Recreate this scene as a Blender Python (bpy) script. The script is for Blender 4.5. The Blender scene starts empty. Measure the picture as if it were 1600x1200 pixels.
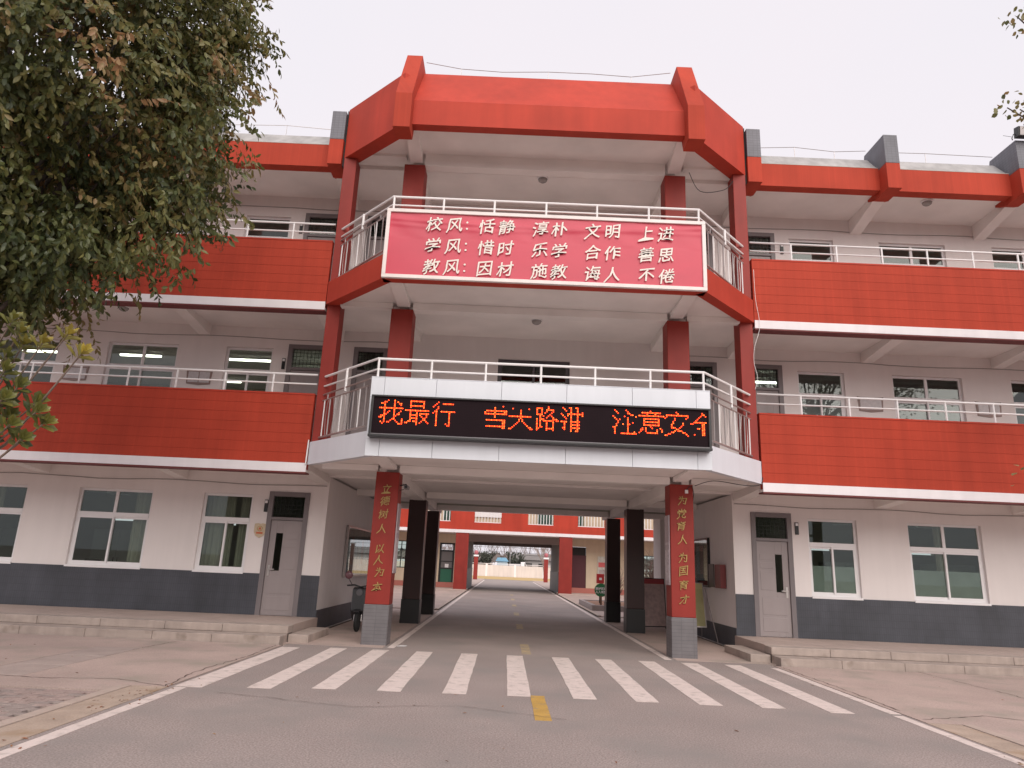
import bpy, math, random
import numpy as np
from mathutils import Vector, Matrix
R = math.radians
rnd = random.Random(7)
C = bpy.context.scene.collection
sc = bpy.context.scene

# ------------------------------------------------------------------ camera
cam_d = bpy.data.cameras.new('camera')
cam = bpy.data.objects.new('camera', cam_d); C.objects.link(cam)
cam_d.sensor_fit = 'HORIZONTAL'; cam_d.sensor_width = 36.0
cam_d.lens = 36.0 * 1081.66 / 1600.0
cam_d.clip_start = 0.05; cam_d.clip_end = 3000
PITCH, ROLL = 0.2567, 0.0430
fw = Vector((0, math.cos(PITCH), math.sin(PITCH))); rt = Vector((1, 0, 0)); up = rt.cross(fw)
r2 = math.cos(ROLL) * rt + math.sin(ROLL) * up
u2 = -math.sin(ROLL) * rt + math.cos(ROLL) * up
M = Matrix((r2, u2, -fw)).transposed().to_4x4()
M.translation = Vector((-0.5534, 0, 1.6))
cam.matrix_world = M
sc.camera = cam

# ------------------------------------------------------------------ sky, sun, exposure
SUN_EL, SUN_AZ = 34.0, 166.0         # behind the camera, a little to the right
w = bpy.data.worlds.new('World'); sc.world = w; w.use_nodes = True
nt = w.node_tree; nt.nodes.clear()
sky = nt.nodes.new('ShaderNodeTexSky'); sky.sky_type = 'NISHITA'; sky.sun_disc = False
sky.sun_elevation = R(SUN_EL); sky.sun_rotation = R(SUN_AZ)
sky.air_density = 1.0; sky.dust_density = 4.0; sky.ozone_density = 1.0
hs = nt.nodes.new('ShaderNodeHueSaturation'); hs.inputs['Saturation'].default_value = 0.05
mx = nt.nodes.new('ShaderNodeMix'); mx.data_type = 'RGBA'; mx.inputs[0].default_value = 0.93
tc = nt.nodes.new('ShaderNodeTexCoord')
nz = nt.nodes.new('ShaderNodeTexNoise'); nz.inputs['Scale'].default_value = 1.6; nz.inputs['Detail'].default_value = 3
cr = nt.nodes.new('ShaderNodeValToRGB')
cr.color_ramp.elements[0].position = 0.3; cr.color_ramp.elements[0].color = (7.4, 7.25, 7.8, 1)
cr.color_ramp.elements[1].position = 0.72; cr.color_ramp.elements[1].color = (8.0, 7.45, 7.85, 1)
bg = nt.nodes.new('ShaderNodeBackground'); bg.inputs['Strength'].default_value = 0.1
out = nt.nodes.new('ShaderNodeOutputWorld')
L = nt.links.new
L(tc.outputs['Generated'], nz.inputs['Vector']); L(nz.outputs['Fac'], cr.inputs['Fac'])
L(sky.outputs[0], hs.inputs['Color']); L(hs.outputs[0], mx.inputs[6]); L(cr.outputs[0], mx.inputs[7])
L(mx.outputs[2], bg.inputs['Color']); L(bg.outputs[0], out.inputs['Surface'])
sun_d = bpy.data.lights.new('sun', 'SUN'); sun_d.energy = 2.2; sun_d.angle = R(60); sun_d.color = (1.0, 0.92, 0.83)
sun = bpy.data.objects.new('sun', sun_d); C.objects.link(sun)
az = R(SUN_AZ)
sd = Vector((math.sin(az) * math.cos(R(SUN_EL)), math.cos(az) * math.cos(R(SUN_EL)), math.sin(R(SUN_EL))))
sun.rotation_euler = sd.to_track_quat('Z', 'Y').to_euler()
sc.view_settings.view_transform = 'Standard'; sc.view_settings.look = 'None'
sc.view_settings.exposure = 0.30; sc.view_settings.gamma = 1.0
sc.view_settings.use_curve_mapping = False

# ------------------------------------------------------------------ materials
MATS = {}
def mat(name, col, rough=0.6, var=0.0, vscale=1.5, bump=0.0, bscale=60, metal=0.0, spec=0.5,
        grid=None, gcol=None, streak=0.0, dirt=None, speck=0.0, stretch=(1, 1, 1), trans=0.0):
    if name in MATS: return MATS[name]
    m = bpy.data.materials.new(name); m.use_nodes = True
    n = m.node_tree.nodes; l = m.node_tree.links
    b = n['Principled BSDF']
    b.inputs['Roughness'].default_value = rough; b.inputs['Metallic'].default_value = metal
    b.inputs['Specular IOR Level'].default_value = spec
    geo = n.new('ShaderNodeNewGeometry')
    cur = n.new('ShaderNodeRGB'); cur.outputs[0].default_value = (*col, 1); cur = cur.outputs[0]
    def scaled(v):
        mp = n.new('ShaderNodeMapping'); mp.inputs['Scale'].default_value = v
        l.new(geo.outputs['Position'], mp.inputs['Vector']); return mp.outputs[0]
    def mul(fac_socket, lo, hi, cur):
        mr = n.new('ShaderNodeMapRange'); mr.inputs[1].default_value = 0.25; mr.inputs[2].default_value = 0.75
        mr.inputs[3].default_value = lo; mr.inputs[4].default_value = hi
        l.new(fac_socket, mr.inputs[0])
        mm = n.new('ShaderNodeVectorMath'); mm.operation = 'SCALE'
        l.new(cur, mm.inputs[0]); l.new(mr.outputs[0], mm.inputs['Scale']); return mm.outputs[0]
    def noise(vec, s, d=4):
        t = n.new('ShaderNodeTexNoise'); t.inputs['Scale'].default_value = s; t.inputs['Detail'].default_value = d
        l.new(vec, t.inputs['Vector']); return t
    P = geo.outputs['Position']
    if var: cur = mul(noise(scaled(stretch), vscale, 5).outputs['Fac'], 1 - var, 1 + var, cur)
    if streak: cur = mul(noise(scaled((3.0, 3.0, 0.25)), 1.6, 6).outputs['Fac'], 1 - streak, 1 + streak * .5, cur)
    if speck: cur = mul(noise(P, 55, 3).outputs['Fac'], 1 - speck, 1 + speck, cur)
    if dirt:
        dc, ds, lo, hi = dirt
        t = noise(P, ds, 7)
        mr = n.new('ShaderNodeMapRange'); mr.inputs[1].default_value = lo; mr.inputs[2].default_value = hi
        l.new(t.outputs['Fac'], mr.inputs[0])
        x = n.new('ShaderNodeMix'); x.data_type = 'RGBA'; x.inputs[7].default_value = (*dc, 1)
        l.new(mr.outputs[0], x.inputs[0]); l.new(cur, x.inputs[6]); cur = x.outputs[2]
    hgt = None
    if grid:
        gw, gh, gm, gs = grid    # brick width, row height, mortar size, strength
        sx = n.new('ShaderNodeSeparateXYZ'); l.new(P, sx.inputs[0])
        ad = n.new('ShaderNodeMath'); ad.operation = 'ADD'; l.new(sx.outputs[0], ad.inputs[0]); l.new(sx.outputs[1], ad.inputs[1])
        cb = n.new('ShaderNodeCombineXYZ'); l.new(ad.outputs[0], cb.inputs[0]); l.new(sx.outputs[2], cb.inputs[1])
        br = n.new('ShaderNodeTexBrick'); l.new(cb.outputs[0], br.inputs['Vector'])
        br.offset = 0.0; br.inputs['Scale'].default_value = 1; br.inputs['Mortar Size'].default_value = gm
        br.inputs['Brick Width'].default_value = gw; br.inputs['Row Height'].default_value = gh
        br.inputs['Color1'].default_value = (1, 1, 1, 1); br.inputs['Color2'].default_value = (.93, .93, .93, 1)
        br.inputs['Mortar'].default_value = (1 - gs, 1 - gs, 1 - gs, 1); br.inputs['Bias'].default_value = 0
        x = n.new('ShaderNodeMix'); x.data_type = 'RGBA'; x.blend_type = 'MULTIPLY'; x.inputs[0].default_value = 1
        l.new(cur, x.inputs[6]); l.new(br.outputs['Color'], x.inputs[7]); cur = x.outputs[2]
    l.new(cur, b.inputs['Base Color'])
    if bump:
        bp = n.new('ShaderNodeBump'); bp.inputs['Strength'].default_value = bump; bp.inputs['Distance'].default_value = 0.02
        l.new(noise(P, bscale, 5).outputs['Fac'], bp.inputs['Height']); l.new(bp.outputs[0], b.inputs['Normal'])
    if trans:
        tr = n.new('ShaderNodeBsdfTranslucent'); l.new(cur, tr.inputs['Color'])
        mxs = n.new('ShaderNodeMixShader'); mxs.inputs[0].default_value = trans
        l.new(b.outputs[0], mxs.inputs[1]); l.new(tr.outputs[0], mxs.inputs[2])
        l.new(mxs.outputs[0], n['Material Output'].inputs['Surface'])
    MATS[name] = m; return m

def emis(name, col, s):
    if name in MATS: return MATS[name]
    m = bpy.data.materials.new(name); m.use_nodes = True; b = m.node_tree.nodes['Principled BSDF']
    b.inputs['Base Color'].default_value = (*col, 1); b.inputs['Emission Color'].default_value = (*col, 1)
    b.inputs['Emission Strength'].default_value = s; MATS[name] = m; return m

def glass_mat(name, tint, refl=1.0, rough=0.0):
    m = bpy.data.materials.new(name); m.use_nodes = True; n = m.node_tree.nodes; l = m.node_tree.links
    n.remove(n['Principled BSDF'])
    t = n.new('ShaderNodeBsdfTransparent'); t.inputs[0].default_value = (*tint, 1)
    g = n.new('ShaderNodeBsdfGlossy'); g.inputs['Roughness'].default_value = rough; g.inputs[0].default_value = (.92, .95, .95, 1)
    f = n.new('ShaderNodeFresnel'); ge = n.new('ShaderNodeNewGeometry'); ir = n.new('ShaderNodeMapRange')
    ir.inputs[3].default_value = 1.5; ir.inputs[4].default_value = 1/1.5     # same reflectance on both faces of a pane
    l.new(ge.outputs['Backfacing'], ir.inputs[0]); l.new(ir.outputs[0], f.inputs['IOR'])
    mm = n.new('ShaderNodeMath'); mm.operation = 'MULTIPLY_ADD'; mm.inputs[1].default_value = 1.0 * refl; mm.inputs[2].default_value = 0.0
    l.new(f.outputs[0], mm.inputs[0])
    x = n.new('ShaderNodeMixShader'); l.new(mm.outputs[0], x.inputs[0]); l.new(t.outputs[0], x.inputs[1]); l.new(g.outputs[0], x.inputs[2])
    l.new(x.outputs[0], n['Material Output'].inputs['Surface']); MATS[name] = m; return m

RED = (0.445, 0.043, 0.020)
m_red = mat('red_tile_paint', (0.44, 0.054, 0.028), .7, spec=.22, var=.13, vscale=.9, grid=(.05, 10, .003, .09), streak=.09, bump=.08, bscale=25)
m_redsm = mat('red_smooth_paint', (0.45, 0.048, 0.026), .65, spec=.28, var=.14, vscale=.9, streak=.11, bump=.10, bscale=14)
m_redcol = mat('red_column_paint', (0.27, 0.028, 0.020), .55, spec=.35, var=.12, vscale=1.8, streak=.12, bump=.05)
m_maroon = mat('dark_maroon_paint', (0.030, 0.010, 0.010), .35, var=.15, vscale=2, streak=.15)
m_band = mat('white_band_paint', (0.80, 0.76, 0.78), .6, var=.04, streak=.06)
m_wall = mat('white_plaster', (0.79, 0.735, 0.72), .8, var=.06, vscale=.5, streak=.04, bump=.06, bscale=30)
m_ceil = mat('ceiling_plaster', (0.84, 0.79, 0.765), .85, var=.10, vscale=.9, bump=.05, bscale=20)
m_wain = mat('slate_tile', (0.060, 0.064, 0.079), .5, var=.28, vscale=1.3, grid=(.05, .15, .004, .30), streak=.15, bump=.1, bscale=30)
m_grey = mat('grey_tile', (0.155, 0.155, 0.178), .55, var=.14, vscale=3, grid=(.10, .067, .005, .30), streak=.14, bump=.08)
m_coltile = mat('column_base_tile', (0.165, 0.155, 0.163), .5, var=.12, vscale=5, grid=(.24, .067, .005, .28), streak=.10, bump=.05)
m_render = mat('weathered_render', (0.40, 0.385, 0.38), .9, var=.2, vscale=1.5, streak=.25, bump=.15, bscale=12)
m_alu = mat('white_aluminium', (0.68, 0.705, 0.76), .4, var=.04, vscale=.8, streak=.05)
m_rail = mat('white_rail_paint', (0.80, 0.78, 0.78), .35, var=.05)
m_steel = mat('stainless_steel', (0.42, 0.38, 0.37), .32, metal=.6, var=.15, vscale=4)
m_frame = mat('white_window_frame', (0.82, 0.80, 0.81), .4, var=.05)
m_door = mat('mauve_grey_door', (0.315, 0.272, 0.272), .45, var=.07, vscale=1.6, streak=.06)
m_dframe = mat('brown_grey_door_frame', (0.19, 0.165, 0.17), .45, var=.08)
m_black = mat('black_metal', (0.02, 0.02, 0.022), .35, var=.1)
m_dark = mat('dark_opening', (0.03, 0.028, 0.028), .9)
m_ledscr = mat('led_screen_face', (0.016, 0.008, 0.011), .8, spec=.15, grid=(.0303, .0303, .004, .35), var=.12, vscale=2)
m_led = emis('led_dot_lit', (1.0, 0.05, 0.008), 3.6)
m_ledhot = emis('led_dot_hot', (1.0, 0.10, 0.012), 4.2)
m_tube = emis('tube_glow', (1.0, 0.97, 0.84), 7)
m_ban = mat('banner_vinyl', (0.54, 0.030, 0.068), .38, var=.10, vscale=.7, stretch=(1, 1, 2.2), bump=.12, bscale=2.5)
m_banfr = mat('banner_frame_paint', (0.78, 0.70, 0.68), .45, var=.06, streak=.08)
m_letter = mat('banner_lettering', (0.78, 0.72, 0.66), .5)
m_lettershade = mat('banner_letter_edge', (0.30, 0.28, 0.24), .6)  # shadow edge of the letters, put into the colour of their side faces
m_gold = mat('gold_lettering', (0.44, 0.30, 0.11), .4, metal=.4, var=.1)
m_glass = glass_mat('window_glass', (.72, .76, .74))
m_glassg = glass_mat('green_window_glass', (.72, .79, .75))
m_film = mat('frosted_film', (0.44, 0.42, 0.43), .4, var=.10, vscale=3)
m_film2 = mat('lavender_film', (0.50, 0.46, 0.50), .25, var=.10, vscale=2)
m_curt = mat('linen_curtain', (0.48, 0.41, 0.36), .8, var=.1, vscale=3, stretch=(8, 8, .6))
m_room = mat('room_wall', (0.42, 0.41, 0.36), .85, var=.06)
m_roomfloor = mat('room_floor', (0.10, 0.085, 0.075), .5, var=.1)
m_roomceil = mat('room_ceiling', (0.40, 0.34, 0.30), .85, var=.05)
m_asph = mat('old_asphalt', (0.335, 0.277, 0.258), .9, var=.13, vscale=.45, speck=.40, bump=.6, bscale=70,
             dirt=((0.285, 0.252, 0.236), .8, .46, .70))
m_conc = mat('yard_concrete', (0.455, 0.352, 0.314), .85, var=.14, vscale=.6, speck=.16, bump=.2, bscale=40,
             dirt=((0.35, 0.30, 0.255), 1.3, .50, .72))
m_conc2 = mat('cover_concrete', (0.40, 0.325, 0.295), .85, var=.10, vscale=3, speck=.08, bump=.15, bscale=40)
m_gut = mat('silted_concrete', (0.43, 0.335, 0.27), .9, var=.18, vscale=3, speck=.12, bump=.3, bscale=30,
            dirt=((0.33, 0.225, 0.14), 2.3, .54, .72))
m_kerb = mat('edge_stone', (0.46, 0.37, 0.32), .8, var=.1, vscale=4, bump=.1)
m_pav = mat('brown_paver', (0.36, 0.275, 0.25), .85, var=.20, vscale=9, speck=.15, bump=.3, bscale=50)
m_pav2 = mat('grey_paver', (0.31, 0.255, 0.235), .85, var=.20, vscale=9, speck=.15, bump=.3, bscale=50)
m_soil = mat('joint_soil', (0.10, 0.075, 0.06), .95, var=.3, vscale=6)
m_step = mat('step_concrete', (0.42, 0.345, 0.305), .85, var=.12, vscale=2, streak=.20, bump=.3, bscale=30, stretch=(1, 1, 3),
             dirt=((0.17, 0.13, 0.10), 2.4, .60, .80))
m_stepf = mat('step_terrazzo', (0.46, 0.365, 0.325), .7, var=.10, vscale=1.5, speck=.1)
m_mark = mat('worn_white_marking', (0.70, 0.60, 0.56), .75, var=.07, vscale=4, speck=.1, bump=.2, bscale=120,
             dirt=((0.48, 0.41, 0.375), 7.0, .52, .72))
m_yel = mat('worn_yellow_marking', (0.52, 0.32, 0.08), .7, var=.12, vscale=5, speck=.12, dirt=((0.28, 0.23, 0.18), 7.0, .56, .70))
m_ground = mat('open_ground', (0.27, 0.225, 0.20), .9, var=.15, vscale=.2)
m_cream = mat('cream_paint', (0.60, 0.49, 0.36), .8, var=.06, streak=.08)
m_bark = mat('grey_bark', (0.10, 0.08, 0.07), .9, var=.3, vscale=14, bump=.6, bscale=30)

# ------------------------------------------------------------------ geometry helpers
class MB:
    def __init__(s): s.v = []; s.f = []; s.mi = []; s.cm = 0
    def box(s, x0, x1, y0, y1, z0, z1):
        k = len(s.v)
        s.v += [(x0,y0,z0),(x1,y0,z0),(x1,y1,z0),(x0,y1,z0),(x0,y0,z1),(x1,y0,z1),(x1,y1,z1),(x0,y1,z1)]
        s.f += [tuple(k+i for i in q) for q in ((0,3,2,1),(4,5,6,7),(0,1,5,4),(1,2,6,5),(2,3,7,6),(3,0,4,7))]
        s.mi += [s.cm]*6; return s
    def face(s, pts):
        k = len(s.v); s.v += [tuple(p) for p in pts]; s.f.append(tuple(range(k, k+len(pts)))); s.mi.append(s.cm); return s
    def prism(s, poly, a, b, ax='z'):
        def P(u, v, t):
            return (u, v, t) if ax == 'z' else ((t, u, v) if ax == 'x' else (u, t, v))
        k = len(s.v); n = len(poly)
        s.v += [P(u, v, a) for u, v in poly] + [P(u, v, b) for u, v in poly]
        s.f.append(tuple(k+i for i in range(n))[::-1]); s.f.append(tuple(k+n+i for i in range(n)))
        for i in range(n):
            j = (i+1) % n; s.f.append((k+i, k+j, k+n+j, k+n+i))
        s.mi += [s.cm]*(n+2); return s
    def tube(s, pts, r, n=8, cap=True):
        pts = [Vector(p) for p in pts]; k = len(s.v)
        rr = r if isinstance(r, (list, tuple)) else [r]*len(pts)
        for i, p in enumerate(pts):
            d = (pts[min(i+1, len(pts)-1)] - pts[max(i-1, 0)])
            if d.length < 1e-9: d = Vector((0, 0, 1))
            d.normalize(); a = Vector((0, 0, 1)) if abs(d.z) < .9 else Vector((1, 0, 0))
            u = d.cross(a).normalized(); v = d.cross(u)
            for j in range(n):
                t = 2*math.pi*j/n; q = p + rr[i]*(math.cos(t)*u + math.sin(t)*v); s.v.append(tuple(q))
        for i in range(len(pts)-1):
            for j in range(n):
                a = k+i*n+j; b = k+i*n+(j+1) % n; s.f.append((a, b, b+n, a+n)); s.mi.append(s.cm)
        if cap:
            s.f.append(tuple(k+j for j in range(n))[::-1]); s.f.append(tuple(k+(len(pts)-1)*n+j for j in range(n))); s.mi += [s.cm]*2
        return s
    def lathe(s, c, prof, n=20, ax='z'):
        k = len(s.v); c = Vector(c)
        for r, h in prof:
            for j in range(n):
                t = 2*math.pi*j/n; a, b = r*math.cos(t), r*math.sin(t)
                s.v.append(tuple(c + (Vector((a, b, h)) if ax == 'z' else (Vector((h, a, b)) if ax == 'x' else Vector((a, h, b))))))
        for i in range(len(prof)-1):
            for j in range(n):
                a = k+i*n+j; b = k+i*n+(j+1) % n; s.f.append((a, b, b+n, a+n)); s.mi.append(s.cm)
        s.f.append(tuple(k+j for j in range(n))[::-1]); s.f.append(tuple(k+(len(prof)-1)*n+j for j in range(n))); s.mi += [s.cm]*2
        return s
    def build(s, name, m, parent=None, smooth=False, bevel=0):
        o0 = Vector((0, 0, 0)); q = parent
        while q is not None: o0 = o0 + q.location; q = q.parent
        me = bpy.data.meshes.new(name)
        me.from_pydata([(a-o0.x, b-o0.y, c-o0.z) for a, b, c in s.v], [], s.f)
        for mm in (m if isinstance(m, (list, tuple)) else [m]): me.materials.append(mm)
        if any(s.mi): me.polygons.foreach_set('material_index', s.mi)
        if smooth: me.polygons.foreach_set('use_smooth', [True]*len(me.polygons))
        me.update()
        o = bpy.data.objects.new(name, me); C.objects.link(o)
        if parent is not None: o.parent = parent
        if bevel:
            b = o.modifiers.new('bevel', 'BEVEL'); b.width = bevel; b.segments = 2; b.limit_method = 'ANGLE'
        return o

def thing(name, label, cat, loc=(0, 0, 0), group=None):
    o = bpy.data.objects.new(name, None); C.objects.link(o); o.location = loc; o.empty_display_size = .2
    o['label'] = label; o['category'] = cat
    if group: o['group'] = group
    return o
def tag(o, label, cat, group=None):
    o['label'] = label; o['category'] = cat
    if group: o['group'] = group
    return o
def struct(o, kind='structure'): o['kind'] = kind; return o
def set_origin(o, p):
    p = Vector(p); o.data.transform(Matrix.Translation(-p)); o.location = p; return o
def copy_tree(o, loc=None, parent=None):
    c = o.copy(); C.objects.link(c)
    if parent is not None: c.parent = parent
    if loc is not None: c.location = loc
    for ch in list(o.children): copy_tree(ch, None, c)
    return c

def cut_boxes(mb, x0, x1, z0, z1, y0, y1, holes, ax='y'):
    """a slab with rectangular holes (x0,x1,z0,z1), made of butted boxes"""
    xs = sorted({x0, x1, *[min(max(h[0], x0), x1) for h in holes], *[min(max(h[1], x0), x1) for h in holes]})
    for a, b in zip(xs, xs[1:]):
        if b-a < 1e-6: continue
        hs = sorted([(max(h[2], z0), min(h[3], z1)) for h in holes if h[0] < b-1e-6 and h[1] > a+1e-6 and h[3] > z0 and h[2] < z1])
        z = z0
        for c, d in hs + [(z1, z1)]:
            if c > z+1e-6:
                if ax == 'y': mb.box(a, b, y0, y1, z, c)
                elif ax == 'z': mb.box(a, b, z, c, y0, y1)
                else: mb.box(y0, y1, a, b, z, c)
            z = max(z, d)
    return mb

# ------------------------------------------------------------------ ground
g = MB(); g.face([(-900, -900, -.16), (900, -900, -.16), (900, 1500, -.16), (-900, 1500, -.16)])
struct(g.build('ground', m_ground))
# soil bed under the aprons
struct(MB().box(-20, 20, -12, 82, -.15, -.035).build('soil_bed', m_soil))
road = struct(MB().box(-4.58, 4.52, -12, 13.95, -.035, 0).box(-2.78, 2.78, 13.95, 84, -.035, 0).build('road', m_asph))
def stripe(x0, x1, y0, y1, name='crosswalk_stripe', m=None):
    me = MB(); ny = max(1, int((y1-y0)/.35)); rr = random.Random(int(x0*1000)+int(y0*77))
    jit = lambda: rr.uniform(-.006, .006)
    L_ = [(x0+jit(), y0+(y1-y0)*i/ny) for i in range(ny+1)]; R_ = [(x1+jit(), y0+(y1-y0)*i/ny) for i in range(ny+1)]
    me.prism(L_ + R_[::-1], .0005, .004)
    return me.build(name, m or m_mark, road)
for cx in (-3.53, -2.76, -1.95, -1.12, -.29, .55, 1.34, 2.14, 2.93, 3.73):
    stripe(cx-.15, cx+.15, 9.45+.03*(3-abs(cx)) - (.12 if abs(cx) > 3 else 0), 13.62)
stripe(-4.53, -4.2, 9.2, 13.45, 'crosswalk_stripe'); stripe(4.36, 4.5, 9.4, 13.4, 'crosswalk_stripe'); 
stripe(-4.5, -4.36, -11, 9.15, 'edge_line'); stripe(4.33, 4.46, -11, 9.28, 'edge_line')
stripe(-2.70, -2.57, 14.0, 44, 'edge_line'); stripe(2.57, 2.70, 14.0, 44, 'edge_line')
stripe(-2.70, -2.57, 45, 78, 'edge_line'); stripe(2.57, 2.70, 45, 78, 'edge_line')
for a, b in ((-7.6, -6.1), (-2.4, -.9), (2.9, 4.4), (8.14, 9.6), (13.93, 15.6), (19.3, 20.8), (24.3, 25.8), (29.6, 31.1), (35, 36.5), (40.3, 41.8)):
    stripe(-.15, .03, a, b, 'centre_dash', m_yel if a < 10 else mat('faded_yellow_marking', (.46, .36, .22), .8, var=.1, vscale=5, speck=.15, dirt=((.30, .25, .22), 6.0, .48, .66)))

# left apron with trench covers and brick paving
apl = MB()
cut_boxes(apl, -16.5, -4.6, -12, 13.68, -.05, .006,
          [(-7.32, -6.58, 9.45, 12.42), (-7.32, -5.16, 6.5, 8.78), (-5.16, -4.6, -12, 9.15)], 'z')
apron_l = struct(apl.build('yard_concrete_left', m_conc))
for y0, y1 in ((9.46, 10.38), (10.40, 11.34), (11.36, 12.41)):
    MB().box(-7.305, -6.595, y0+.006, y1-.006, -.03, .008 + rnd.uniform(-.002, .003)).build('cover_slab', m_conc2, apron_l, bevel=.006)
pv = MB().box(-.0965, .0965, -.0465, .0465, -.03, .0); pm = None
row = 0; y = 6.56
while y < 8.74:
    x = -7.27 + (0 if row % 2 else .1)
    while x < -5.2:
        if pm is None:
            o = pv.build('paver', m_pav, apron_l, bevel=.005); pm = o
            pm2 = pm.data.copy(); pm2.materials.clear(); pm2.materials.append(m_pav2)
        else:
            o = pm.copy(); C.objects.link(o); o.parent = apron_l
            if rnd.random() < .45: o.data = pm2
        o.location = (x, y, .002+rnd.uniform(-.006, .003)); o.rotation_euler = (rnd.uniform(-.01, .01), rnd.uniform(-.02, .02), rnd.uniform(-.02, .02))
        x += .2
    y += .1; row += 1
def kerb(x0, x1, y0, y1, parent, n):
    step = (y1-y0)/n
    for i in range(n): MB().box(x0, x1, y0+i*step+.004, y0+(i+1)*step-.004, -.04, .014+rnd.uniform(-.002, .002)).build('edge_stone', m_kerb, parent, bevel=.006)
kerb(-5.15, -5.02, 2.0, 9.1, apron_l, 12)
MB().box(-5.01, -4.585, -12, 9.14, -.04, .004).build('gutter', m_gut, apron_l)
apron_r = struct(cut_boxes(MB(), 4.53, 16.5, -12, 13.68, -.05, .006, [(4.53, 5.08, -12, 8.9)], 'z').build('yard_concrete_right', m_conc))
kerb(4.94, 5.07, 2.0, 8.88, apron_r, 12)
MB().box(4.525, 4.93, -12, 8.89, -.04, .004).build('gutter', m_gut, apron_r)
# floor beside the road under and behind the building
for s, nm in ((-1, 'passage_floor_left'), (1, 'passage_floor_right')):
    a, b = sorted((s*2.785, s*4.58)); a2, b2 = sorted((s*2.785, s*16.4))
    pf = MB().box(a, b, 13.97, 25.3, -.04, .004)
    pa = struct(pf.build(nm, m_conc))
    ya = struct(MB().box(a2, b2, 25.32, 44.4, -.04, .03).build('courtyard_paving_left' if s < 0 else 'courtyard_paving_right', m_conc))
    y = 25.34
    while y < 44: 
        a, b = sorted((s*2.785, s*2.90)); MB().box(a, b, y, y+.98, .0, .055).build('edge_stone', m_kerb, ya); y += 1.0
    a3, b3 = sorted((s*4.585, s*4.75)); MB().box(a3, b3, 13.97, 16.42, -.04, .004).build('passage_edge', m_conc, pa)
struct(MB().box(-30, 30, 84.05, 104, -.03, .02).build('sandy_verge', mat('yellow_sand', (.52, .36, .15), .9, var=.12, vscale=.6)))
struct(MB().box(-16.4, -2.785, 54.3, 84, -.03, .02).box(2.785, 16.4, 54.3, 84, -.03, .02).build('rear_paving', m_conc))

# entrance platforms (two steps each)
def platform(s, name):
    def X(a, b): return sorted((s*a, s*b))
    core = MB(); a, b = X(4.69, 16.4); core.box(a, b, 14.55, 16.42, -.03, .285)
    st = struct(core.build(name, m_stepf))
    x = 4.67; rr = random.Random(3+s)
    while x < 16.3:
        wd = min(1.18+rr.uniform(-.08, .1), 16.4-x); a, b = X(x+.003, x+wd-.003); j = rr.uniform(-.002, .003)
        MB().box(a, b, 14.18, 14.56, .152, .293+j).build('step_block', m_step, st, bevel=.008)
        MB().box(a, b, 13.72, 14.18+.02, -.03, .148+j).build('step_block', m_step, st, bevel=.008)
        x += wd
    # paving slabs on the platform top
    x = 4.69
    while x < 16.3:
        for y0 in (14.57, 15.19, 15.81):
            a, b = X(x+.002, x+.598); MB().box(a, b, y0+.002, y0+.608, .284, .296).build('paving_slab', m_stepf, st)
        x += .6
    a, b = X(4.27, 4.66)
    for y0, y1 in ((14.2, 15.0), (15.005, 15.85)): MB().box(a, b, y0, y1-.004, -.03, .146).build('step_block', m_step, st, bevel=.008)
    return st
platform(-1, 'entrance_steps_left'); platform(1, 'entrance_steps_right')

# ------------------------------------------------------------------ front building
SB = thing('school_building', 'long three storey red and white school block with central bay over a drive through', 'building', (0, 16.45, 0))
YW, YP, YC = 16.45, 14.46, 12.83
XE = 16.4
STO = 3.6
holes = []
WIN = []   # x0,x1,z0,z1,kind
for fl in range(3):
    dz = STO*fl
    for s in (-1, 1):
        for a, b in ((6.5, 7.66), (8.85, 10.58), (11.8, 13.55), (14.4, 16.0)):
            x0, x1 = sorted((s*a, s*b)); WIN.append((x0, x1, 1.215+dz, 2.965+dz, 'wide' if b-a > 1.3 else 'narrow', fl, s))
        x0, x1 = sorted((s*5.17, s*6.12)); holes.append((x0, x1, (.29 if fl == 0 else dz+.05), 3.06+dz+(0 if fl == 0 else .03)))
    if fl:
        WIN.append((-.92, .86, 1.75+dz, 2.96+dz, 'bay', fl, 0))
        for s in (-1, 1):
            x0, x1 = sorted((s*3.66, s*4.5)); holes.append((x0, x1, dz+.05, 3.09+dz))
holes += [(w_[0], w_[1], w_[2], w_[3]) for w_ in WIN]
for s in (-1, 1):
    a, b = sorted((s*4.75, s*XE))
    cut_boxes(MB(), a, b, -.03, 3.45, YW, YW+.2, holes).build('wing_wall', m_wall, SB)
for fl in (1, 2):
    z0 = 3.45+STO*(fl-1)
    cut_boxes(MB(), -XE, XE, z0, z0+STO + (.11 if fl == 2 else 0), YW, YW+.2, holes).build('upper_wall', m_wall, SB)
# passage side walls
for s in (-1, 1):
    a, b = sorted((s*4.75, s*4.95))
    MB().box(a, b, YW+.2, 23.3, -.03, 3.45).build('passage_wall', m_wall, SB)
    a, b = sorted((s*4.55, s*4.95)); MB().box(a, b, 23.3, 24.4, -.03, 3.45).build('passage_pier', m_wall, SB)
    a, b = sorted((s*4.735, s*4.75)); MB().box(a, b, YW-.015, 23.3, 0.004, .45).build('passage_wainscot', m_wain, SB)
    # wainscot as pieces between door and windows
    e = [(4.75, 5.17), (6.12, XE)]
    for a, b in e:
        a, b = sorted((s*a, s*b)); MB().box(a, b, YW-.02, YW-.0005, .27, 1.195).build('wainscot', m_wain, SB)
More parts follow.
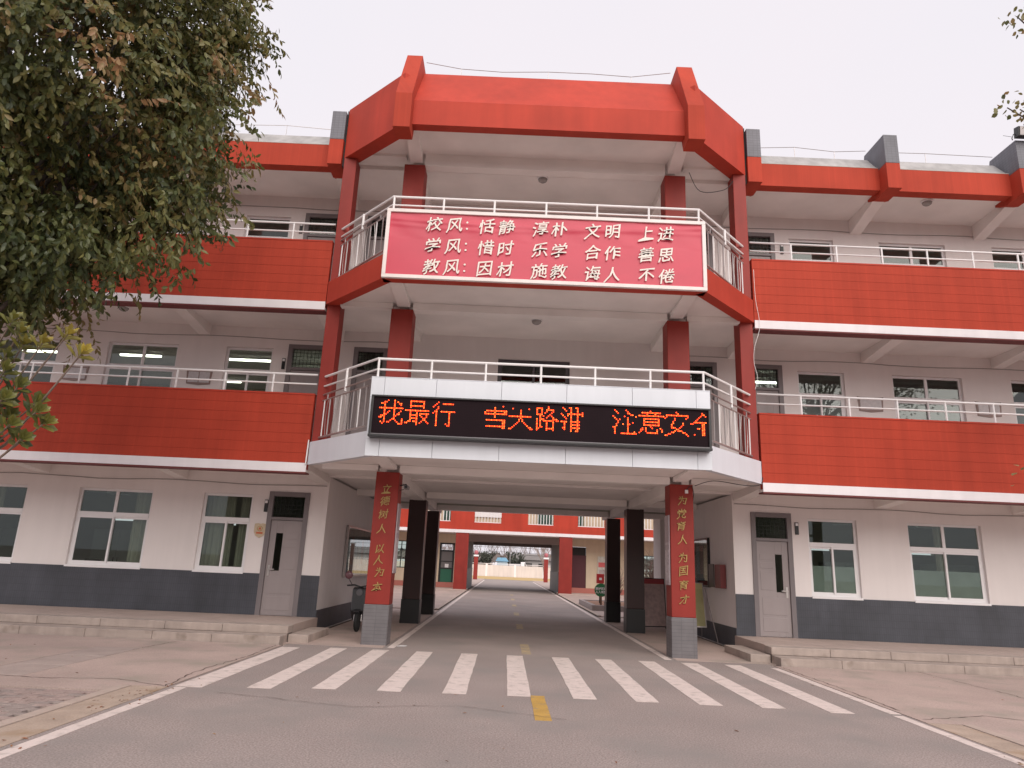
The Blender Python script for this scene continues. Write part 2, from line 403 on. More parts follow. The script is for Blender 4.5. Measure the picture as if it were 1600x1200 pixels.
# back wall + rooms
bh = []
for fl in range(3):
    for s in (-1, 1):
        for a in ((9.35, 12.7) if fl == 0 else (6.5, 9.2, 12.2)):
            x0, x1 = sorted((s*a, s*(a+.75))); bh.append((x0, x1, (1.3 if fl else 2.5)+STO*fl, (2.9 if fl else 2.68)+STO*fl))
for s in (-1, 1):
    a, b = sorted((s*4.95, s*XE)); cut_boxes(MB(), a, b, -.03, 10.6, 23.1, 23.3, bh).build('back_wall', m_room, SB)
    a, b = sorted((s*XE, s*(XE+.2))); MB().box(a, b, YP, 23.3, -.03, 11.0).build('gable_wall', m_wall, SB)
    a, b = sorted((s*4.95, s*XE)); MB().box(a, b, YW+.2, 23.1, -.03, .28).build('room_floor', m_roomfloor, SB)
    for fl in (1, 2):
        a, b = sorted((s*4.8, s*4.95)); MB().box(a, b, YW+.2, 23.1, STO*fl+.05, STO*fl+3.3).build('partition_wall', m_room, SB)
MB().box(-4.95, 4.95, 23.1, 23.3, 3.45, 10.6).build('back_wall', m_room, SB)
# slabs
for z in (3.45, 7.05):
    MB().box(-XE, XE, YP+.14, 16.45, z+.05, z+.2).box(-XE, XE, 16.65, 23.1, z+.05, z+.2).build('floor_slab', [m_ceil], SB)
MB().box(-XE, XE, 14.95, 23.3, 10.75, 11.0).build('roof_slab', m_ceil, SB)
MB().box(-4.75, 4.75, 23.3, 25.2, 3.45, 3.65).box(-4.75, 4.75, 25.0, 25.2, 3.42, 3.449).build('rear_gallery_slab', m_ceil, SB)
# parapets with tile courses
def parapet(s, z0, z1, zb):
    a, b = sorted((s*4.77, s*XE))
    p = MB().box(a, b, YP+.008, YP+.14, zb+.06, z1-.03).build('parapet', m_redsm, SB)
    n = 7; h = (z1-.035-z0)/n
    for i in range(n):
        MB().box(a, b, YP+rnd.uniform(-.0008, .0008), YP+.0075, z0+i*h+.0025, z0+(i+1)*h-.0025).build('tile_course', m_red, p)
    MB().box(a, b, YP-.006, YP+.16, z1-.03, z1+.005).build('coping', m_redsm, p)
    MB().box(a, b, YP-.018, YP+.0115, zb, z0-.003).build('white_band', m_band, p)
    MB().box(a, b, YP-.014, YP+.26, zb-.03, zb-.002).build('drip_edge', mat('dark_red_edge', (.16, .03, .03), .6), p)
    MB().box(a, b, YP+.0118, YP+.26, zb, zb+.055).build('edge_beam', m_ceil, p)
for s in (-1, 1):
    parapet(s, 3.50, 4.99, 3.31); parapet(s, 7.10, 8.58, 6.91)
# wing railings
def rail_wing(s, z):
    mb = MB(); x0, x1 = s*4.77, s*XE
    mb.tube([(x0, YP+.08, z+.44), (x1, YP+.08, z+.44)], .024).tube([(x0, YP+.08, z+.23), (x1, YP+.08, z+.23)], .019)
    r = mb.build('railing', m_rail, SB, smooth=True)
    for i in range(11):
        x = s*(5.72+i*1.045)
        if abs(x) < XE: MB().tube([(x, YP+.08, z), (x, YP+.08, z+.43)], .021, 8).build('post', m_rail, r)
for s in (-1, 1): rail_wing(s, 4.99); rail_wing(s, 8.585)
# cantilever beams
def canti(x, zf, zw, zt, y0=YP+.14, w_=.28):
    MB().prism([(y0, zf), (y0, zt), (YW+.0, zt), (YW+.0, zw)], x-w_/2, x+w_/2, 'x').build('cantilever_beam', m_ceil, SB)
for s in (-1, 1):
    for x in (8.25, 11.5, 14.8):
        canti(s*x, 3.42, 3.27, 3.5); canti(s*x, 7.02, 6.84, 7.1); canti(s*x, 10.68, 10.35, 10.75, 14.95)
    canti(s*4.93, 3.40, 3.30, 3.5, w_=.30); canti(s*4.93, 6.99, 6.80, 7.1, w_=.30); canti(s*4.93, 10.65, 10.45, 10.75, 14.95, w_=.3)

# bay slabs
octo = [(-4.72, 14.44), (-3.2, YC+.06), (3.2, YC+.06), (4.72, 14.44)]
for z in (3.52, 7.12):
    MB().prism(octo + [(4.72, 14.59), (-4.72, 14.59)], z, z+.2).build('bay_slab', m_ceil, SB)
# bay beams, columns
for zb, zt in ((3.36, 3.515), (6.95, 7.115), (10.53, 10.9)):
    MB().box(-2.8, 2.8, 14.33, 14.58, zb, zt).build('bay_beam', m_ceil, SB)
    for s in (-1, 1):
        a, b = sorted((s*3.26, s*4.42)); MB().box(a, b, 14.40, 14.58, max(zb, zt-.12), zt).build('bay_beam', m_ceil, SB)
    for s in (-1, 1):
        a, b = s*2.86, s*3.14; a, b = min(a, b), max(a, b)
        MB().prism([(YC+.25, zt-.03), (YC+.25, zt), (14.33, zt), (14.33, zb+.06)], a, b, 'x').build('bay_bracket', m_ceil, SB)
        MB().prism([(14.75, zb-.0), (14.75, zt), (YW, zt), (YW, zb-.05)], a, b, 'x').build('bay_cross_beam', m_ceil, SB)
colh = {}
def column(s, y0, y1, zt, mred, mbase, zb=.755, x0=2.79, x1=3.27, name='column'):
    a, b = sorted((s*x0, s*x1)); 
    c = MB().box(a, b, y0, y1, zb, zt).build(name, mred, SB, bevel=.012)
    MB().box(a-.012, b+.012, y0-.012, y1+.012, -.03, zb-.001).build('tiled_base', mbase, c, bevel=.012)
    return c
gl = {}
for s in (-1, 1):
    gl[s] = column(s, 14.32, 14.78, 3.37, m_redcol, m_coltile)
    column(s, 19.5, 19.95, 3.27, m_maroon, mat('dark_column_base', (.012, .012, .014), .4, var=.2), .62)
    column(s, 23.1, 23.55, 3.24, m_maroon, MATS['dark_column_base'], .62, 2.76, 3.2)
    for zb, zt in ((3.95, 6.955), (7.55, 10.54)):
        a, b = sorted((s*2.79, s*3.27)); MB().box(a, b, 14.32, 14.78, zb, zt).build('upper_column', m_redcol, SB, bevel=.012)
        a, b = sorted((s*4.43, s*4.725)); MB().box(a, b, 14.47, 14.86, zb-.4, zt+.2).build('side_column', m_redcol, SB, bevel=.01)
    a, b = sorted((s*2.85, s*3.15)); MB().box(a, b, 14.78, 23.1, 3.26, 3.499).box(a, b, 23.55, 25.0, 3.30, 3.449).build('passage_beam', m_ceil, SB)
for y0, zb in ((19.52, 3.28), (23.12, 3.25)):
    MB().box(-2.8, 2.8, y0, y0+.3, zb+.05, 3.499).box(-4.75, -3.2, y0, y0+.3, zb+.05, 3.499).box(3.2, 4.75, y0, y0+.3, zb+.05, 3.499).build('passage_beam', m_ceil, SB)
# bay first-floor fascia: white aluminium panels
def obl(s, d0, d1, z0, z1, e=.0):
    """prism along the oblique side of the bay, d0..d1 outward offsets"""
    A = Vector((4.75, 14.44)); B = Vector((3.235, YC)); t = (B-A).normalized(); n_ = Vector((t.y, -t.x));
    if n_.x < 0: n_ = -n_
    P = [A+n_*d0, B+n_*d0, B+n_*d1, A+n_*d1]
    return [(s*p.x, p.y) for p in P], z0, z1
for s in (-1, 1):
    p, a, b = obl(s, -.12, 0, 3.465, 3.94); MB().prism(p, a, b).build('side_fascia_panel', m_alu, SB)
    p, a, b = obl(s, -.24, 0, 7.035, 7.565); MB().prism(p, a, b).build('side_fascia', m_redsm, SB)
xs = [-3.24, -2.98, -1.99, -.745, .50, 1.75, 2.97, 3.24]
MB().box(-3.2, 3.2, YC+.03, YC+.2, 3.50, 4.96).build('front_upstand', m_alu, SB)
for a, b in zip(xs, xs[1:]):
    for z0, z1 in ((3.468, 3.79), (3.79, 4.60), (4.60, 4.985)):
        MB().box(a+.003, b-.003, YC-.02, YC+.028, z0+.002, z1-.002).build('cladding_panel', m_alu, SB, bevel=.003)
MB().box(-3.24, 3.24, YC-.02, YC+.21, 4.987, 5.0).build('upstand_cap', m_alu, SB)
# second-floor front upstand in red
MB().box(-3.235, 3.235, YC, YC+.22, 7.035, 8.54).build('front_upstand', m_redsm, SB)
# bay railings
def bay_rail(zp, zbase, zs):
    mb = MB(); zr1, zr2 = zs[0], zs[1]
    pts = lambda z: [(-4.60, 14.50, z), (-3.17, YC+.09, z), (3.17, YC+.09, z), (4.60, 14.50, z)]
    mb.tube(pts(zr1), .026); mb.tube(pts(zr2), .02)
    r = mb.build('bay_railing', m_rail, SB)
    for x in (-3.15, -2.12, -1.07, 0., 1.05, 2.12, 3.15):
        MB().tube([(x, YC+.09, zp), (x, YC+.09, zr1-.01)], .023).build('post', m_rail, r)
    for s in (-1, 1):
        A = Vector((s*4.60, 14.50, 0)); B = Vector((s*3.28, YC+.10, 0)); P = lambda t, z: tuple(A+(B-A)*t+Vector((0, 0, z)))
        MB().tube([P(.5, zbase+.95), P(.5, zr1-.01)], .026).build('post', m_rail, r)
        gmb = MB()
        for z, rr in ((zbase+1.03, .018), (zbase+.90, .015), (zbase+.10, .022)): gmb.tube([P(0, z), P(1, z)], rr)
        for t in (.12, .5, .88): gmb.tube([P(t, zbase+.90), P(t, zbase+1.03)], .012, 6)
        g_ = gmb.build('grille', m_steel, r)
        for k in range(8):
            t = .06+.88*k/7
            MB().tube([P(t, zbase+.10), P(t, zbase+.90)], .013, 6).build('baluster', m_rail if k % 3 == 0 else m_steel, r)
        cm = MB()
        for k in range(6):
            t = .12+.75*k/6; sg = 1 if k % 2 else -1
            cm.tube([P(t+.02+sg*.025*math.sin(math.pi*q/8), zbase+.12+.76*q/8) for q in range(9)], .006, 5)
        cm.build('curved_bar', m_steel, r)
bay_rail(5.0, 3.95, (5.385, 5.17)); bay_rail(8.54, 7.57, (8.89, 8.70))
# dark skirting visible behind grille
for s in (-1, 1):
    a, b = sorted((s*3.66-.0, s*4.42))
# ---- bay roof (mansard)
B0 = [(-4.74, 14.5), (-3.15, 13.06), (3.15, 13.06), (4.74, 14.5)]
T0 = [(-4.74, 15.37), (-2.95, 14.12), (2.95, 14.12), (4.74, 15.37)]
zb_, zm_, zt_ = 10.74, 11.34, 12.86
MB().prism([(13.07, zb_), (13.07, zm_-.002), (13.30, zm_-.002), (13.30, 10.95), (13.30, zb_)], -3.1, 3.1, 'x').prism([(13.07, zm_), (14.12, zt_), (14.4, zt_), (13.5, zm_)], -3.1, 3.1, 'x').build('front_roof_fascia', m_redsm, SB)
for s in (-1, 1):
    MB().prism([(s*4.74, 14.50), (s*3.20, 13.09), (s*2.96, 13.32), (s*4.50, 14.74)], zb_-.004, 12.05).build('side_roof_fascia', m_redsm, SB)
    a, b = sorted((s*4.50, s*4.739)); MB().box(a, b, 14.74, 16.6, 10.96, 12.04).build('roof_return', m_redsm, SB)
MB().box(-4.49, 4.49, 14.6, 16.6, 11.0, 11.6).build('bay_roof_slab', m_render, SB)
MB().prism([(-4.70, 14.8), (-3.05, 13.32), (3.05, 13.32), (4.70, 14.8), (4.70, 15.0), (-4.70, 15.0)], 10.84, 10.95).build('bay_ceiling', m_ceil, SB)
for s in (-1, 1):
    a, b = sorted((s*2.95, s*3.31))
    MB().prism([(12.78, 10.47), (12.78, 11.30), (13.66, 12.98), (14.9, 12.98), (14.9, 12.5), (13.5, 11.2), (13.25, 10.47)], a, b, 'x').build('roof_pier', m_red, SB, bevel=.008)
    # gap-side dark joint next to wing pier
    a, b = sorted((s*4.745, s*4.785)); MB().box(a, b, 14.55, 15.3, 10.55, 12.05).build('expansion_joint', m_dark, SB)
# ---- wing roof
for s in (-1, 1):
    a, b = sorted((s*4.8, s*XE))
    f_ = MB().box(a, b, 14.80, 15.06, 10.68, 11.27).build('roof_fascia', m_red, SB)
    MB().prism([(14.83, 11.272), (15.24, 11.78), (15.45, 11.78), (15.45, 11.272)], a, b, 'x').build('roof_slope', m_render, SB)
    MB().box(a, b, 14.795, 14.83, 11.272, 11.285).build('fascia_lip', mat('pale_cement_lip', (.5, .47, .43), .9, var=.15, vscale=6), SB)
    for x in (4.96, 8.25, 11.42, 14.7):
        a, b = sorted((s*(x-.165), s*(x+.165)))
        pr = MB().prism([(14.46, 10.56), (14.46, 11.22), (15.4, 11.22), (15.4, 10.70), (15.08, 10.56)], a, b, 'x').build('roof_pier', m_red, SB, bevel=.006)
        MB().prism([(14.455, 11.222), (14.455, 11.975), (15.36, 11.975), (15.6, 11.222)], a, b, 'x').build('pier_cap', m_grey, pr, bevel=.006)

# ---- windows
def window(x0, x1, z0, z1, kind, fl, s):
    y0, y1 = YW+.07, YW+.13; t = .055
    zt = z1-.59 if kind != 'bay' else None
    mb = MB().box(x0, x0+t, y0, y1, z0, z1).box(x1-t, x1, y0, y1, z0, z1).box(x0+t, x1-t, y0, y1, z1-t, z1).box(x0+t, x1-t, y0, y1, z0, z0+t)
    xm = (x0+x1)/2
    if zt: mb.box(x0+t, x1-t, y0-.004, y1, zt-.05, zt+.05)
    if kind == 'wide': mb.box(xm-.035, xm+.035, y0, y1, zt+.05, z1-t)
    if kind == 'bay': mb.box(xm-.03, xm+.03, y0, y1, z0+t, z1-t)
    fr = m_frame if kind != 'bay' else mat('dark_window_frame', (.09, .08, .09), .5)
    wn = mb.build('window', fr, SB, bevel=.004)
    MB().box(x0-.0, x1+.0, YW-.035, YW+.068, z0-.045, z0+.002).build('sill', m_wall if fl else m_frame, wn)
    gm = m_glassg if fl == 0 else m_glass
    gp = MB()
    if kind == 'wide':
        for a, b in ((x0+t, xm-.035), (xm+.035, x1-t)): MB().box(a, b, y0+.028, y0+.034, zt+.05, z1-t).build('pane', gm, wn)
    elif kind == 'narrow': MB().box(x0+t, x1-t, y0+.028, y0+.034, zt+.05, z1-t).build('pane', gm, wn)
    zt2 = zt-.05 if zt else z1-t
    q = .042
    lap = .02
    for k, (a, b) in enumerate(((x0+t, xm+lap), (xm-lap, x1-t))):
        yy = y0+.0 if (k == 0) == (s <= 0) else y0+.032
        if kind == 'bay': yy = y0+.01
        sh = MB().box(a, a+q, yy, yy+.028, z0+t, zt2).box(b-q, b, yy, yy+.028, z0+t, zt2).box(a+q, b-q, yy, yy+.028, zt2-q, zt2).box(a+q, b-q, yy, yy+.028, z0+t, z0+t+q)
        so = sh.build('sash', fr, wn)
        MB().box(a+q, b-q, yy+.011, yy+.016, z0+t+q, zt2-q).build('pane', gm, wn)
        if s > 0 and fl == 0: MB().box(a+q, b-q, yy+.018, yy+.020, z0+t+q, z0+t+q+(zt2-z0-t-2*q)*.60).build('frosted_film', m_film, wn)
        if s > 0 and fl == 1: MB().box(a+q, b-q, yy+.018, yy+.020, z0+t+q, zt2-q).build('frosted_film', m_film2, wn)
    return wn
for w_ in WIN: window(*w_)
# ---- doors
def door(x0, x1, z0, z1, s, fl):
    t = .11; y0 = YW-.03
    zt = z1-.62
    fr = MB().box(x0, x0+t, y0, YW+.12, z0, z1).box(x1-t, x1, y0, YW+.12, z0, z1).box(x0+t, x1-t, y0, YW+.12, z1-t, z1).box(x0+t, x1-t, y0, YW+.10, zt-.035, zt+.035)
    d = fr.build('door', m_dframe, SB, bevel=.006)
    a, b = x0+t+.004, x1-t-.004; zl = zt-.04
    hinge_left = s > 0            # handle on the side away from the passage wall
    wx0, wx1 = ((a+.42, a+.58) if s > 0 else (b-.58, b-.42))
    lf = cut_boxes(MB(), a, b, z0+.01, zl, YW+.01, YW+.05, [(wx0, wx1, z0+.98, z0+1.82)])
    # pressed panels
    pa, pb = ((a+.06, a+.37) if s > 0 else (b-.37, b-.06))
    for zz0, zz1 in ((z0+1.02, z0+1.44), (z0+1.50, z0+1.63), (z0+1.69, z0+1.82)): lf.box(pa, pb, YW+.002, YW+.0099, zz0, zz1)
    for zz0, zz1 in ((z0+.12, z0+.42), (z0+.48, z0+.86)): lf.box(a+.08, b-.08, YW+.002, YW+.0099, zz0, zz1)
    lo = lf.build('door_leaf', m_door, d, bevel=.004)
    MB().box(wx0, wx1, YW+.025, YW+.03, z0+.98, z0+1.82).build('door_window', m_glassg, d)
    MB().box(x0+t, x1-t, YW+.05, YW+.056, zt+.035, z1-t).build('transom_pane', m_glassg, d)
    gr = MB()
    for i in range(1, 8): xx = x0+t+(x1-x0-2*t)*i/8; gr.box(xx-.004, xx+.004, YW+.02, YW+.028, zt+.035, z1-t)
    for i in range(1, 5): zz = zt+.035+(z1-t-zt-.035)*i/5; gr.box(x0+t, x1-t, YW+.012, YW+.02, zz-.004, zz+.004)
    gr.build('transom_grille', m_black, d)
    hx = b-.07 if s > 0 else a+.07
    MB().box(hx-.022, hx+.022, YW-.004, YW+.0099, z0+.86, z0+1.10).box(min(hx, hx-s*.14), max(hx, hx-s*.14), YW-.05, YW-.028, z0+1.0, z0+1.02).box(hx-.012, hx+.012, YW-.05, YW-.004, z0+.998, z0+1.022).build('handle', mat('brushed_steel', (.6, .58, .56), .3, metal=.9), d)
for h in holes:
    if h[3]-h[2] > 2.5:
        s = 1 if h[0] > 0 else -1; door(*h, s if abs(h[0]) > 4.6 else -s, int(h[2]//3.6))
# wall skirting conduit lines
for fl in range(3):
    for s in (-1, 1):
        if fl == 0 or True:
            rr = random.Random(fl*3+s); pts = []
            x = 4.8 if fl == 0 else 3.4
            while x < XE:
                pts.append((s*x, YW-.012, 3.22+STO*fl+.02*math.sin(x*1.7+fl)+rr.uniform(-.008, .008))); x += .6
            MB().tube(pts, .009, 5).build('surface_cable', mat('grey_cable', (.30, .27, .26), .7), SB)

# ------------------------------------------------------------------ text helper
def glyph(ch, size, depth, name, mts, parent, loc, slant=.12, bold=.018, wob=.02, xscale=1.0, seed=0):
    cu = bpy.data.curves.new('g', 'FONT'); cu.body = ch; cu.size = size; cu.offset = 0; cu.extrude = depth/2
    cu.resolution_u = 3; cu.align_x = 'CENTER'
    o = bpy.data.objects.new('g', cu); C.objects.link(o)
    bpy.context.view_layer.update()
    me = bpy.data.meshes.new_from_object(o.evaluated_get(bpy.context.evaluated_depsgraph_get()))
    bpy.data.objects.remove(o); me.name = name
    n = len(me.vertices)
    if n:
        co = np.empty(n*3); me.vertices.foreach_get('co', co); co = co.reshape(-1, 3)
        c = (co.max(0)+co.min(0))/2; co -= c
        x, yv, zz = co[:, 0].copy(), co[:, 1].copy(), co[:, 2].copy()
        k = 2*math.pi/size
        x2 = x*xscale + wob*size*np.sin(yv*k*1.3+seed) + slant*.6*yv
        y2 = yv*(1-.10*np.cos(x*k*.8)) + slant*x + wob*size*np.sin(x*k*1.7+seed*2) - .25*x*x/size
        co[:, 0] = x2; co[:, 1] = -zz; co[:, 2] = y2
        me.vertices.foreach_set('co', co.ravel()); me.update()
        if bold:      # thicken the strokes with slightly shifted, staggered copies
            b = bold*size; vs = [tuple(v.co) for v in me.vertices]; fs = [tuple(p.vertices) for p in me.polygons]; V2 = []; F2 = []
            for k, (dx, dz) in enumerate(((0, 0), (b, b*.4), (-b, -b*.4), (b*.3, -b), (-b*.3, b))):
                F2 += [tuple(i+len(V2) for i in f) for f in fs]; V2 += [(x_+dx, y_-k*.0007, z_+dz) for x_, y_, z_ in vs]
            me = bpy.data.meshes.new(name); me.from_pydata(V2, [], F2); me.update()
    me.materials.clear()
    for m_ in mts: me.materials.append(m_)
    if len(mts) > 1:
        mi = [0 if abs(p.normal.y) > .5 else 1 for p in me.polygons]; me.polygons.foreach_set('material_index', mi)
    ob = bpy.data.objects.new(name, me); C.objects.link(ob)
    off = Vector((0, 0, 0)); q = parent
    while q is not None: off += q.location; q = q.parent
    ob.parent = parent; ob.location = Vector(loc)-off
    return ob
# gold characters on the two front columns
for (s, txt, zs, xs_) in ((-1, '立德树人以人为本', (3.03, 2.78, 2.51, 2.23, 1.83, 1.62, 1.38, 1.09), (-3.06, -3.07, -3.08, -3.09, -3.09, -3.10, -3.06, -3.08)),
                     (1, '为党育人为国育才', (3.05, 2.78, 2.53, 2.27, 1.91, 1.65, 1.38, 1.10), (3.04, 3.02, 3.01, 3.03, 3.03, 3.03, 3.03, 3.04))):
    for i, ch in enumerate(txt):
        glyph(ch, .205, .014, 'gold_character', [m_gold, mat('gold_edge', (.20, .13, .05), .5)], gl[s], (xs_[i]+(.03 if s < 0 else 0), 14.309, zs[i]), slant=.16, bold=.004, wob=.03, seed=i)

# ------------------------------------------------------------------ banner
bn = thing('banner', 'pinkish red banner with three lines of white brush lettering in a pale frame', 'banner', (0, 12.78, 7.02))
fb = MB().box(-3.24, 3.24, 12.755, 12.829, 8.47, 8.545).box(-3.24, 3.24, 12.755, 12.829, 7.03, 7.105).box(-3.24, -3.165, 12.755, 12.829, 7.105, 8.47).box(3.165, 3.24, 12.755, 12.829, 7.105, 8.47)
fb.build('frame', m_banfr, bn, bevel=.006)
# rippled vinyl sheet
sh = MB(); nx, nz_ = 90, 24
def ripple(x, z):
    t = (z-7.1)/1.37
    sag = .11*(1-((x+.4)/3.4)**2)
    r_ = .014*math.exp(-((t-(.93-sag*.8))/.035)**2) + .009*math.exp(-((t-(.84-sag*.5+.03*math.sin(x)))/.03)**2)
    return 12.792 - r_ - .004*math.sin(x*2.1+t*3)*math.sin(t*5) + .003*math.sin(x*9+t*14)*(t > .6)
for j in range(nz_*2+1):
    for i in range(nx+1):
        x = -3.17+6.34*i/nx; z = 7.10+1.375*j/(nz_*2); sh.v.append((x, ripple(x, z), z))
for j in range(nz_*2):
    for i in range(nx):
        k = j*(nx+1)+i; sh.f.append((k, k+1, k+nx+2, k+nx+1)); sh.mi.append(0)
sh.build('sheet', m_ban, bn, smooth=True)
XB = (-2.26, -1.85, -1.57, -1.20, -.79, -.11, .28, .95, 1.35, 2.03, 2.43)
for row, z in (('校风：恬静淳朴文明上进', 8.235), ('学风：惜时乐学合作善思', 7.765), ('教风：因材施教诲人不倦', 7.31)):
    for i, ch in enumerate(row):
        if ch == '：':
            d = MB()
            for dz in (-.075, .065): d.lathe((XB[i]-.03, 12.773, z+dz), [(.001, .008), (.022, .007), (.022, 0)], 8, 'y')
            d.build('banner_colon', m_letter, bn)
        else:
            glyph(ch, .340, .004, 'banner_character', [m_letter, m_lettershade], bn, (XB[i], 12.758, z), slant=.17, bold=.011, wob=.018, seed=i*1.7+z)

# ------------------------------------------------------------------ LED display
ld = thing('led_display', 'long black LED sign showing orange dot characters on the white fascia', 'sign', (0, 12.7, 3.78))
MB().box(-3.17, 3.19, 12.62, 12.808, 3.80, 3.835).box(-3.17, 3.19, 12.62, 12.808, 4.565, 4.60).box(-3.17, -3.12, 12.62, 12.808, 3.835, 4.565).box(3.14, 3.19, 12.62, 12.808, 3.835, 4.565).box(-3.17, 3.19, 12.58, 12.62, 3.80, 3.845).build('frame', m_black, ld, bevel=.008)
MB().box(-3.12, 3.14, 12.596, 12.62, 3.846, 3.862).build('lower_trim', mat('grey_trim', (.16, .15, .16), .3, metal=.5), ld)
MB().box(-3.12, 3.14, 12.655, 12.70, 3.835, 4.565).build('screen', m_ledscr, ld)
BM = {
'wo': """.....#...#......
...##....#.#....
.###.....#..##..
...#.....#...#..
...#.....#......
###############.
...#.....#......
...#..#..#...#..
...#.#...#..#...
...##....#.##...
.###.....##.....
##.#.....#......
...#....##....#.
...#...#..#...#.
.#.#.##....#..#.
..#.........###.""",
'zui': """...#########....
...#.......#....
...#.......#....
...#########....
...#.......#....
................
###############.
...#...#........
...#...#.######.
...#####.#...#..
...#...#..#..#..
...#####...##...
...#...#...##...
..##.###..#..#..
##.....#.#....#.
.......#........""",
'xing': """....#...........
...#...#######..
..#.............
.#..#...........
....#...........
...#............
..##..#########.
.#.#.......#....
...#.......#....
...#.......#....
...#.......#....
...#.......#....
...#.......#....
...#.......#....
...#.....#.#....
...#......##....""",
'xue': """................
............#...
.......#........
.......#........
..#############.
.#.....#.....##.
.##############.
.......#........
.......#........
................
..############..
............##..
............##..
............##..
..############..
............##..""",
'tian': """................
................
..#.........#...
.......#........
.......#........
.......#........
.......#........
##############..
.......#........
......#.#.......
......#.#.......
.....#...#......
....#.....#.....
...#.......#....
..#.........##..
##...........##.""",
'lu': """........#.......
.####...#.......
.#..#..#####....
.#..#..#...#....
.#..#.#...#.....
.####....#......
...#.#..#.#.....
...#...#...#....
.#.###.....###..
.#.#.#######.##.
.#.#...#...#....
.#.#...#...#....
.#.#...#...#....
.#.##..#...#....
.##....#####....
.#.....#...#....""",
'hua': """.#...##..##.....
..#...#...#.....
...#..#...#.....
......#...#..#..
#...##########..
.#..#.#...#..#..
..#...#...#.....
...#..#...#.....
......#...#.....
####..######....
..#...#...#.....
..#...######....
..#...#...#.....
.##...######....
..#...#...#.....
......#..##.....""",
'zhu': """.#......#.......
..#......#......
...#.....##.....
...........##...
#......#......#.
.#.......#......
..#.#....#......
...#.....#......
...#.....#..#...
..#...#..##.....
..#......#......
##.......#......
.#.......#......
.#.......#......
.#.......#...#..
.#...##########.""",
'yi': """.......#........
..############..
.....#....#.....
################
................
...##########...
...#........#...
...##########...
...#........#...
...##########...
.......#........
..#.#...#....#..
.##.#......#..#.
.#..#......#..#.
#....#######....
................""",
'an': """.......#........
........#.......
.##############.
.#............#.
#.....#......#..
......#.........
.....#..........
.....#.....#....
....#......#....
....#.....#.....
....###..#......
.......##.......
......#.###.....
....##.....##...
..##.........#..
##............#.""",
'quan': """.......#........
.......##.......
......#..#......
.....#....#.....
....#......#....
...#........#...
..#############.
##.....##.......
.......##.......
.......##.......
....##.##.......
.......##.......
.......##.......
.......##.......
..#....##.......
................"""}
PITCH_D = .0303
for idx, key in ((0, 'wo'), (1, 'zui'), (2, 'xing'), (4, 'xue'), (5, 'tian'), (6, 'lu'), (7, 'hua'), (9, 'zhu'), (10, 'yi'), (11, 'an'), (12, 'quan')):
    mb = MB(); x0 = -3.0+idx*.485
    for j, row in enumerate(BM[key].split('\n')):
        for i, c_ in enumerate(row):
            x = x0+i*PITCH_D
            if c_ != '#' or x > 3.115: continue
            z = 4.505-j*.0293; r_ = .0125
            mb.cm = 1 if (i*7+j*13) % 3 == 0 else 0
            k = len(mb.v)
            mb.v += [(x+r_*math.cos(a), 12.652, z+r_*math.sin(a)) for a in [math.pi/3*q for q in range(6)]] + [(x+r_*.55*math.cos(a), 12.645, z+r_*.55*math.sin(a)) for a in [math.pi/3*q for q in range(6)]]
            for q in range(6): mb.f.append((k+q, k+(q+1) % 6, k+6+(q+1) % 6, k+6+q)); mb.mi.append(mb.cm)
            mb.f.append(tuple(k+6+q for q in range(6))); mb.mi.append(mb.cm)
    mb.build('led_character', [m_led, m_ledhot], ld)

# ------------------------------------------------------------------ small fittings
def dome_light(loc, label):
    t = thing('ceiling_light', label, 'ceiling light', loc, 'round dome lights on the balcony ceilings')
    x, y, z = loc
    MB().lathe((x, y, z), [(.13, 0), (.135, -.03), (.12, -.045)], 20).build('base', m_frame, t, smooth=True)
    MB().lathe((x, y, z), [(.115, -.046), (.10, -.09), (.06, -.12), (.01, -.13)], 20).build('globe', mat('opal_globe', (.34, .32, .31), .25), t, smooth=True)
    return t
dome_light((-.02, 15.0, 10.749), 'dome light on the ceiling of the top central balcony above the pink banner')
dome_light((-.05, 15.0, 7.099), 'dome light on the middle central balcony ceiling below the pink banner')
dome_light((9.5, 15.3, 10.749), 'dome light under the roof of the top right gallery')
dome_light((-9.7, 15.3, 7.099), 'dome light over the middle left gallery beside the tree foliage')

